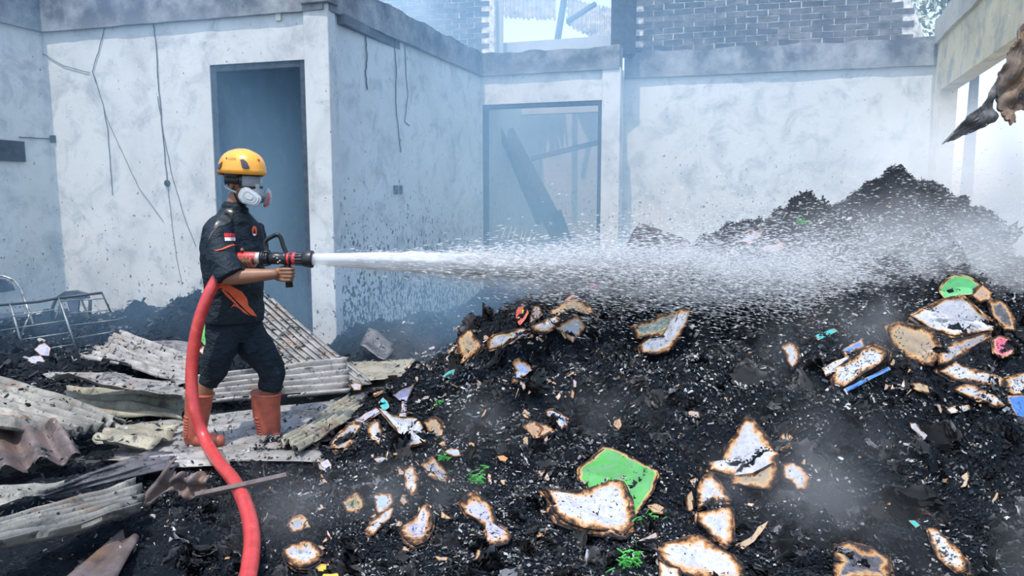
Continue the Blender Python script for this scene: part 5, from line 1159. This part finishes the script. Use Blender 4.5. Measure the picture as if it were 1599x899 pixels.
K([(800,567),(805,562),(811,560),(822,565),(829,573),(833,583),(822,590),(811,596),(798,600),(804,582)], 'blueish', 'torn paper wad, blue centre and orange burnt rim, on upper slope', 'paper_wad', 'paper', 3, tilt=.7, wav=.2)
cb = K([(806,486),(810,479),(817,477),(824,482),(826,489),(820,500),(812,509),(806,500)], 'red', 'crumpled red, yellow and magenta plastic bag on the left rise', 'plastic_bag', 'bag', 1, speck=-.3, tilt=.8, wav=.3, wb=.004, lift=.03)
for pl, tn in (([(814,483),(822,481),(825,488),(821,496),(816,494)], 'lime'), ([(808,490),(815,489),(816,496),(809,497)], 'yellow'), ([(806,498),(815,497),(814,509),(808,505)], 'pink')):
    hp_, _ = on_heap(815, 492); sheet_of_paper('print', pl, tn, (EYE-hp_).normalized(), hp_+(EYE-hp_).normalized()*.075, .06, cb, -.3, .004, drape=False, wav=.2)
K([(831,482),(836,477),(842,476),(848,492),(838,500),(827,505)], 'grey', 'speckled grey white page standing right of the plastic bag', layers=2, speck=.5, tilt=.8)
K([(880,470),(888,463),(898,460),(897,468),(886,474)], 'orange', 'small orange scrap at the edge of the spray', 'paper_scrap', 'paper', 1, wb=.005, speck=0)
K([(920,450),(928,436),(944,429),(942,440),(934,452),(926,458)], 'pink', 'pink plastic scrap seen through the spray', 'plastic_scrap', 'scrap', 1, wb=.005, speck=0, lift=.04)
K([(856,489),(875,474),(898,464),(915,474),(930,488),(915,492),(898,478),(878,488),(866,496)], 'tan', 'long tan book spine and boards just left of the black hollow', layers=3, tilt=.6, speck=.3)
K([(690,588),(700,580),(710,576),(709,586),(703,592)], 'teal', 'teal scrap left of the torn blue centred wad', 'paper_scrap', 'paper', 1, wb=.006)
K([(613,617),(628,607),(647,601),(640,618),(636,630),(634,648),(628,648),(628,628)], 'lilac', 'folded lilac white leaflet standing at the heap foot', layers=2, tilt=.8, wb=.010, speck=0, cat='leaflet', kind='leaflet')
K([(591,628),(598,620),(606,627),(608,636),(600,641)], 'teal', 'crumpled teal wrapper left of the lilac leaflet', 'wrapper', 'wrapper', 2, wb=.005, wav=.3)
K([(591,637),(604,643),(617,650),(636,652),(651,654),(660,668),(667,684),(665,691),(650,695),(636,698),(625,690),(617,668),(604,652)], 'white', 'folded white papers lying left of the tan scorched dome', 'burnt_papers', 'paper', 3, tilt=.7, wb=.02)
K([(662,658),(672,652),(681,652),(690,660),(695,672),(693,699),(684,692),(674,681)], 'tan', 'tan scorched dome of pages beside folded white papers', layers=3, tilt=.7)
K([(504,666),(520,652),(538,641),(543,647),(530,665),(519,681)], 'lilac', 'lilac pages slanting at the left toe of the heap', layers=3, tilt=.6, wb=.02)
K([(515,692),(530,676),(553,658),(566,662),(560,682),(549,696),(525,706)], 'grey', 'ash grey open book below the slanting lilac pages', layers=4, tilt=.6, speck=.4)
K([(572,669),(580,661),(591,656),(598,673),(592,694),(578,686)], 'white', 'white page block with toasted edge left of the folded white papers', layers=3, tilt=.7)
K([(553,658),(570,645),(587,637),(594,642),(575,654),(558,666)], 'lilac', 'thin lilac fan of pages above the white page block', layers=3, tilt=.6, wb=.015)
K([(630,732),(638,727),(645,729),(653,749),(648,770),(641,775),(633,762)], 'white', 'tall speckled white page block with a blue dot mid heap', layers=3, tilt=.8, speck=.45)
K([(659,726),(668,717),(676,713),(690,726),(702,741),(697,756),(684,752),(670,745)], 'grey', 'crumpled grey white pages right of the speckled block', layers=3, wav=.2, speck=.4)
K([(719,786),(730,775),(744,770),(760,782),(770,796),(776,820),(790,828),(799,838),(791,849),(775,852),(761,847),(757,824),(740,808),(725,800)], 'lilac', 'long violet tinged book curling down the lower middle of heap', layers=4, th=.012, tilt=.7, speck=.35)
K([(625,828),(640,812),(651,805),(660,790),(667,787),(676,806),(675,826),(664,846),(648,852),(632,843)], 'lilac', 'violet and white half burnt book lower left of heap', layers=4, th=.012, tilt=.7, speck=.35)
K([(572,833),(580,815),(590,804),(602,796),(615,791),(612,806),(600,820),(584,835)], 'white', 'small toasted white book slanting up, left of the violet one', layers=3, tilt=.6)
K([(580,773),(596,768),(610,771),(616,784),(604,797),(590,802)], 'blueish', 'pale blue pages above the small toasted white book', layers=2, tilt=.6, speck=.4)
K([(534,784),(545,773),(557,769),(568,780),(567,794),(556,803),(540,801)], 'olive', 'dark olive charred book face in a hollow', layers=2, tilt=.8, speck=.5)
K([(440,858),(452,851),(463,850),(476,846),(489,848),(502,862),(497,878),(478,887),(459,886),(445,875)], 'white', 'cabbage like curled burnt pages at the bottom left of heap', layers=5, th=.012, tilt=.8, wav=.3, speck=.25, lift=.03)
K([(487,894),(493,886),(503,881),(518,884),(528,890),(531,905),(487,905)], 'yellow', 'yellow disc cut by the bottom edge', 'yellow_disc', 'disc', 2, wb=.006, speck=.05, tilt=.8, lift=.05)
K([(505,884),(515,875),(527,880),(532,893),(524,889)], 'tan', 'small tan page curl above the yellow disc', 'burnt_page', 'paper', 2)
K([(446,822),(455,808),(468,804),(480,813),(472,828),(457,832)], 'grey', 'grey tan page lump in smoke beside the hose', 'burnt_page', 'paper', 3, wav=.2, speck=.3)
K([(694,706),(704,699),(718,702),(722,712),(708,714)], 'blueish', 'small pale blue page right of the tan scorched dome', 'burnt_page', 'paper', 2)
K([(776,712),(786,710),(794,715),(790,721),(780,719)], 'orange', 'tiny orange scrap on the middle slope', 'paper_scrap', 'paper', 1, wb=.006)
K([(815,667),(824,660),(834,657),(846,668),(843,680),(834,686),(826,676)], 'brown', 'brown and white scorched wad on the middle slope', 'paper_wad', 'paper', 3, wav=.25, speck=.25)
K([(851,640),(862,638),(874,643),(890,654),(886,664),(878,670),(868,655),(856,650)], 'blueish', 'brown and blue charred book corner above the green cover', layers=2, speck=.4, tilt=.7)
K([(826,668),(839,660),(855,664),(868,672),(852,680),(836,686)], 'brown', 'tan crumbling page cluster left of the blue brown corner', 'burnt_page', 'paper', 3, wav=.3, speck=.35)
K([(1010,789),(1024,785),(1038,792),(1037,803),(1020,801)], 'tan', 'tan page stub right of the bright green cover tip', 'burnt_page', 'paper', 2)
K([(994,845),(1008,838),(1025,831),(1028,837),(1012,847),(998,855)], 'grey', 'small book end with brown edge below the green shreds', layers=3, wb=.012)
K([(1475,466),(1465,457),(1470,446),(1478,436),(1492,430),(1506,430),(1520,436),(1529,446),(1519,460),(1500,462)], 'green2', 'rounded green plastic lump on top of right-hand book pile', 'plastic_lump', 'plastic', 3, wb=.015, speck=.1, tilt=.7, lift=.05)
K([(1516,462),(1524,450),(1535,443),(1550,456),(1546,470),(1530,472)], 'brown', 'salmon brown scorched flap right of the green lump', 'burnt_page', 'paper', 3, lift=.05)
K([(1425,493),(1450,478),(1475,467),(1501,462),(1517,474),(1535,492),(1561,508),(1545,516),(1518,520),(1489,524),(1460,516),(1440,506)], 'white', 'big white ruled book open under the green lump', layers=5, th=.012, tilt=.7, speck=.2, lift=.04, wb=.03)
K([(1385,512),(1400,505),(1420,507),(1440,510),(1457,518),(1468,540),(1464,560),(1455,572),(1440,568),(1420,560),(1400,546),(1388,528)], 'tan', 'mottled tan and white burnt book left of the big ruled one', layers=4, th=.012, tilt=.7, speck=.3, lift=.03)
K([(1466,548),(1490,532),(1520,524),(1543,519),(1546,527),(1520,543),(1490,560),(1477,568),(1467,568)], 'grey', 'thick page roll with rounded spine across the right book pile', layers=4, th=.012, speck=.35, lift=.05, tilt=.7)
K([(1545,472),(1560,468),(1575,478),(1586,498),(1586,516),(1572,514),(1560,506),(1548,492)], 'dark', 'charred speckled cover with a yellow edge at right pile', layers=4, th=.012, speck=.15, lift=.04, tilt=.7)
K([(1547,530),(1560,524),(1574,527),(1586,540),(1580,554),(1566,560),(1552,552)], 'pink', 'pink and olive printed cover in shadow at the right pile', 'notebook_cover', 'notebook', 3, speck=.35, lift=.02, tilt=.8, wb=.02)
K([(1465,578),(1476,568),(1490,566),(1520,575),(1550,582),(1570,592),(1568,606),(1545,600),(1518,600),(1490,594)], 'white', 'long speckled white book below the page roll', layers=4, th=.011, speck=.4, tilt=.6)
K([(1490,606),(1505,599),(1520,600),(1545,612),(1570,628),(1558,635),(1535,628),(1510,618)], 'white', 'second speckled white book under the long one', layers=3, speck=.35, tilt=.6)
K([(1570,590),(1585,584),(1605,580),(1608,616),(1588,618),(1572,612)], 'white', 'speckled white page at the right frame edge', layers=3, speck=.45)
K([(1571,618),(1588,616),(1608,616),(1608,660),(1592,652),(1578,640)], 'blue', 'bright blue cover at the right frame edge', 'notebook_cover', 'notebook', 3, wb=.018, speck=.2)
K([(1478,640),(1490,634),(1512,633),(1516,640),(1500,644),(1484,646)], 'white', 'thin white page strip left of the bright blue cover', 'paper_strip', 'paper', 2, wb=.012)
K([(1270,526),(1285,518),(1301,513),(1308,517),(1295,524),(1278,532)], 'teal', 'teal plastic strip on the charred right-middle book block', 'plastic_strip', 'plastic', 2, wb=.006, lift=.03)
K([(1220,540),(1230,534),(1240,536),(1247,546),(1247,562),(1238,578),(1230,566),(1226,554)], 'white', 'folded white and teal corner left of the teal strip', layers=3, speck=.3, cover='teal', lift=.03)
K([(1313,547),(1330,536),(1346,529),(1352,539),(1335,547),(1318,557)], 'blue', 'blue scorched cover piece above the layered page block', 'notebook_cover', 'notebook', 2, speck=.35, lift=.03)
K([(1300,578),(1325,560),(1350,542),(1365,538),(1388,548),(1384,560),(1362,577),(1340,590),(1318,604),(1302,600)], 'white', 'layered slanting page block with scorched bands, right-middle', layers=6, th=.012, speck=.45, lift=.03)
K([(1283,575),(1300,566),(1325,556),(1346,548),(1350,555),(1325,566),(1300,580),(1288,586)], 'white', 'thin white page edge above the layered slanting block', 'burnt_page', 'paper', 3, speck=.35, wb=.012, lift=.05)
K([(1316,608),(1340,596),(1365,583),(1388,572),(1391,577),(1366,589),(1342,602),(1320,613)], 'blue', 'narrow blue strip below the layered slanting block', 'plastic_strip', 'plastic', 1, wb=.005, speck=.2, lift=.02)
K([(1424,598),(1436,597),(1449,602),(1452,614),(1438,611),(1428,606)], 'tan', 'small tan page left of the speckled white books', 'burnt_page', 'paper', 2)
K([(1421,660),(1428,661),(1438,672),(1448,681),(1443,687),(1432,678),(1423,669)], 'white', 'small white sliver on the right slope', 'paper_strip', 'paper', 2, wb=.008)
K([(1448,824),(1460,824),(1475,836),(1495,855),(1511,873),(1511,889),(1495,893),(1478,880),(1462,864),(1452,842)], 'white', 'long speckled book at the bottom right', layers=4, speck=.5)
K([(1418,812),(1428,812),(1438,820),(1430,825)], 'teal', 'teal scrap left of the long speckled book', 'paper_scrap', 'paper', 1, wb=.005)
K([(1380,789),(1400,776),(1440,762),(1446,780),(1448,800),(1420,795)], 'brown', 'dark brown tent shaped cover above the long speckled book', 'burnt_cover', 'cover', 3, speck=.45, tilt=.3)
K([(1303,852),(1325,846),(1360,856),(1390,872),(1392,908),(1306,908)], 'dark', 'charred block of page edges at the bottom right', layers=6, th=.014, speck=.1)
K([(1500,745),(1510,738),(1514,748),(1508,760),(1500,762),(1507,750)], 'tan', 'thin pale curved strip on the lower right slope', 'paper_strip', 'paper', 1, wb=.006)
K([(1548,783),(1556,768),(1559,770),(1556,780),(1551,785)], 'tan', 'small curved strip right of the pale curved strip', 'paper_strip', 'paper', 1, wb=.006)
K([(546,600),(556,597),(565,600),(564,609),(552,610)], 'lilac', 'small lilac card beside the end of level corrugated sheet', 'card', 'card', 2, Y=5.2)
K([(595,596),(610,590),(624,588),(618,600),(604,606)], 'pink', 'pinkish red torn card at the heap foot', 'card', 'card', 2, wb=.01)
K([(575,612),(590,603),(604,602),(600,612),(585,618)], 'tan', 'tan page bundle left of the lilac leaflet', 'burnt_page', 'paper', 3)
K([(54,546),(62,538),(70,536),(80,545),(76,556),(64,556)], 'lilac', 'crumpled white paper behind the wires of the rack', 'paper_wad', 'paper', 3, Y=6.4, wav=.3, wb=.01)
K([(42,560),(52,556),(64,555),(71,563),(62,568),(44,568)], 'lilac', 'lilac paper lying at the foot of the wire rack', 'burnt_page', 'paper', 2, Y=6.3, wb=.01)
K([(312,530),(318,506),(326,500),(333,512),(330,532),(320,540)], 'green', 'green plastic bag standing behind the red hose', 'plastic_bag', 'bag', 2, Y=5.4, wb=.01, wav=.3)
K([(308,548),(318,540),(330,542),(334,556),(320,560)], 'white', 'white paper tuft below the green plastic bag', 'paper_wad', 'paper', 2, Y=5.35, wav=.3)
K([(458,684),(466,677),(472,680),(474,690),(464,692)], 'teal', 'teal scrap at the left tip of the heap', 'paper_scrap', 'paper', 1, wb=.005)
K([(500,722),(512,716),(518,726),(508,738),(500,734)], 'lilac', 'tiny lilac paper below the ash grey open book', 'paper_scrap', 'paper', 1, wb=.008)
K([(584,716),(596,711),(607,715),(604,724),(590,724)], 'white', 'small white folded slip mid heap, above olive book', 'paper_scrap', 'paper', 2, wb=.01)
# green shreds: plastic grass like tufts
def shreds(label, px, py, R, n, seed, tone=(.10, .50, .10)):
    r2 = random.Random(seed); hp_, hn_ = on_heap(px, py); hp_ = hp_+(EYE-hp_).normalized()*.035; mb = MB()
    for _ in range(n):
        a = hp_+Vector((r2.gauss(0, R), r2.gauss(0, R*.4), r2.gauss(0, R*.7))); d = Vector((r2.uniform(-1, 1), r2.uniform(-1, .2), r2.uniform(-.3, 1))).normalized()*r2.uniform(.01, .028)
        mb.tube([a, a+d, a+d*1.6+Vector((r2.uniform(-1, 1), 0, -.5))*.01], [(.0035, .001), (.0035, .001), (.002, .001)], 4)
    o = mb.build('plastic_shreds', GRN); return tag(o, label, 'plastic', kind='stuff')
GRN = plain('green_plastic', (.10, .50, .09), .4, var=.3)
shreds('tuft of bright green plastic shreds in the middle of heap', 740, 750, .038, 90, 1)
shreds('green plastic shreds right of the bright green cover tip', 1016, 812, .022, 45, 2)
shreds('green plastic shreds near the bottom edge, below white book', 984, 874, .024, 55, 3)
shreds('small green shreds beside the crumpled grey pages', 692, 716, .012, 22, 4)
shreds('green specks on the ridge lump behind the spray', 1250, 345, .02, 25, 5)
shreds('small green shreds on the upper slope near leaflet', 688, 630, .012, 20, 6)

# small scorched scraps, each told apart by colour and by what lies beside it
LAND = [('bright green cover', 964, 740), ('pointed upright book', 1165, 710), ('crumpled grey white pages', 678, 735), ('long violet curling book', 755, 812), ('half burnt violet book', 652, 822),
        ('tan scorched dome', 680, 680), ('folded white papers', 636, 670), ('ash grey open book', 540, 683), ('olive charred face', 552, 785), ('cabbage like pages', 470, 865), ('yellow disc', 508, 892),
        ('lilac leaflet', 634, 622), ('blue centred torn wad', 816, 580), ('rounded white page', 892, 512), ('toasted tan curls', 732, 540), ('hooked white book', 1040, 525), ('page roll', 1505, 545), ('mottled tan book', 1428, 540),
        ('bright blue cover', 1590, 635), ('layered slanting block', 1345, 572), ('long speckled book', 1480, 855), ('block of charred page edges', 1345, 880), ('brown scorched wad', 832, 668), ('speckled block with blue dot', 640, 750), ('tent shaped cover', 1420, 782)]
rs_ = random.Random(5); seen_ = set(); TN = {'white': 'white', 'lilac': 'lilac', 'tan': 'tan', 'grey': 'grey', 'brown': 'brown'}
for k in range(190):
    zone = rs_.random()
    if zone < .55: px, py = rs_.uniform(470, 860), rs_.uniform(610, 880)
    elif zone < .75: px, py = rs_.uniform(640, 900), rs_.uniform(520, 620)
    elif zone < .9: px, py = rs_.uniform(1380, 1590), rs_.uniform(540, 660)
    else: px, py = rs_.uniform(880, 1560), rs_.uniform(600, 880)
    R_ = rs_.uniform(5, 12)*(1 if py > 600 else .7); a0 = rs_.uniform(0, 3); el = rs_.uniform(.3, .8); n5 = rs_.randint(5, 7)
    pl = [(px+math.cos(a0)*math.cos(t)*R_-math.sin(a0)*math.sin(t)*R_*el, py+math.sin(a0)*math.cos(t)*R_+math.cos(a0)*math.sin(t)*R_*el) for t in sorted(rs_.uniform(0, 6.28) for _ in range(n5))]
    tn_ = rs_.choice(['white', 'lilac', 'tan', 'grey', 'brown']); nm_, lx, ly = min(LAND, key=lambda l: math.hypot(l[1]-px, l[2]-py)); dx, dy = px-lx, py-ly
    if math.hypot(dx, dy) > 110: continue
    side = ('to the right of' if dx > 0 else 'to the left of') if abs(dx) > abs(dy) else ('below' if dy > 0 else 'above')
    lab = 'small %s scorched paper scrap %s the %s' % (TN[tn_], side, nm_)
    if lab in seen_: continue
    seen_.add(lab)
    K(pl, tn_, lab, 'paper_scrap', 'paper', 1, speck=.4, wav=.3, group='loose scorched scraps on the heap', tilt=rs_.uniform(.3, .8), wb=R_*.0016)
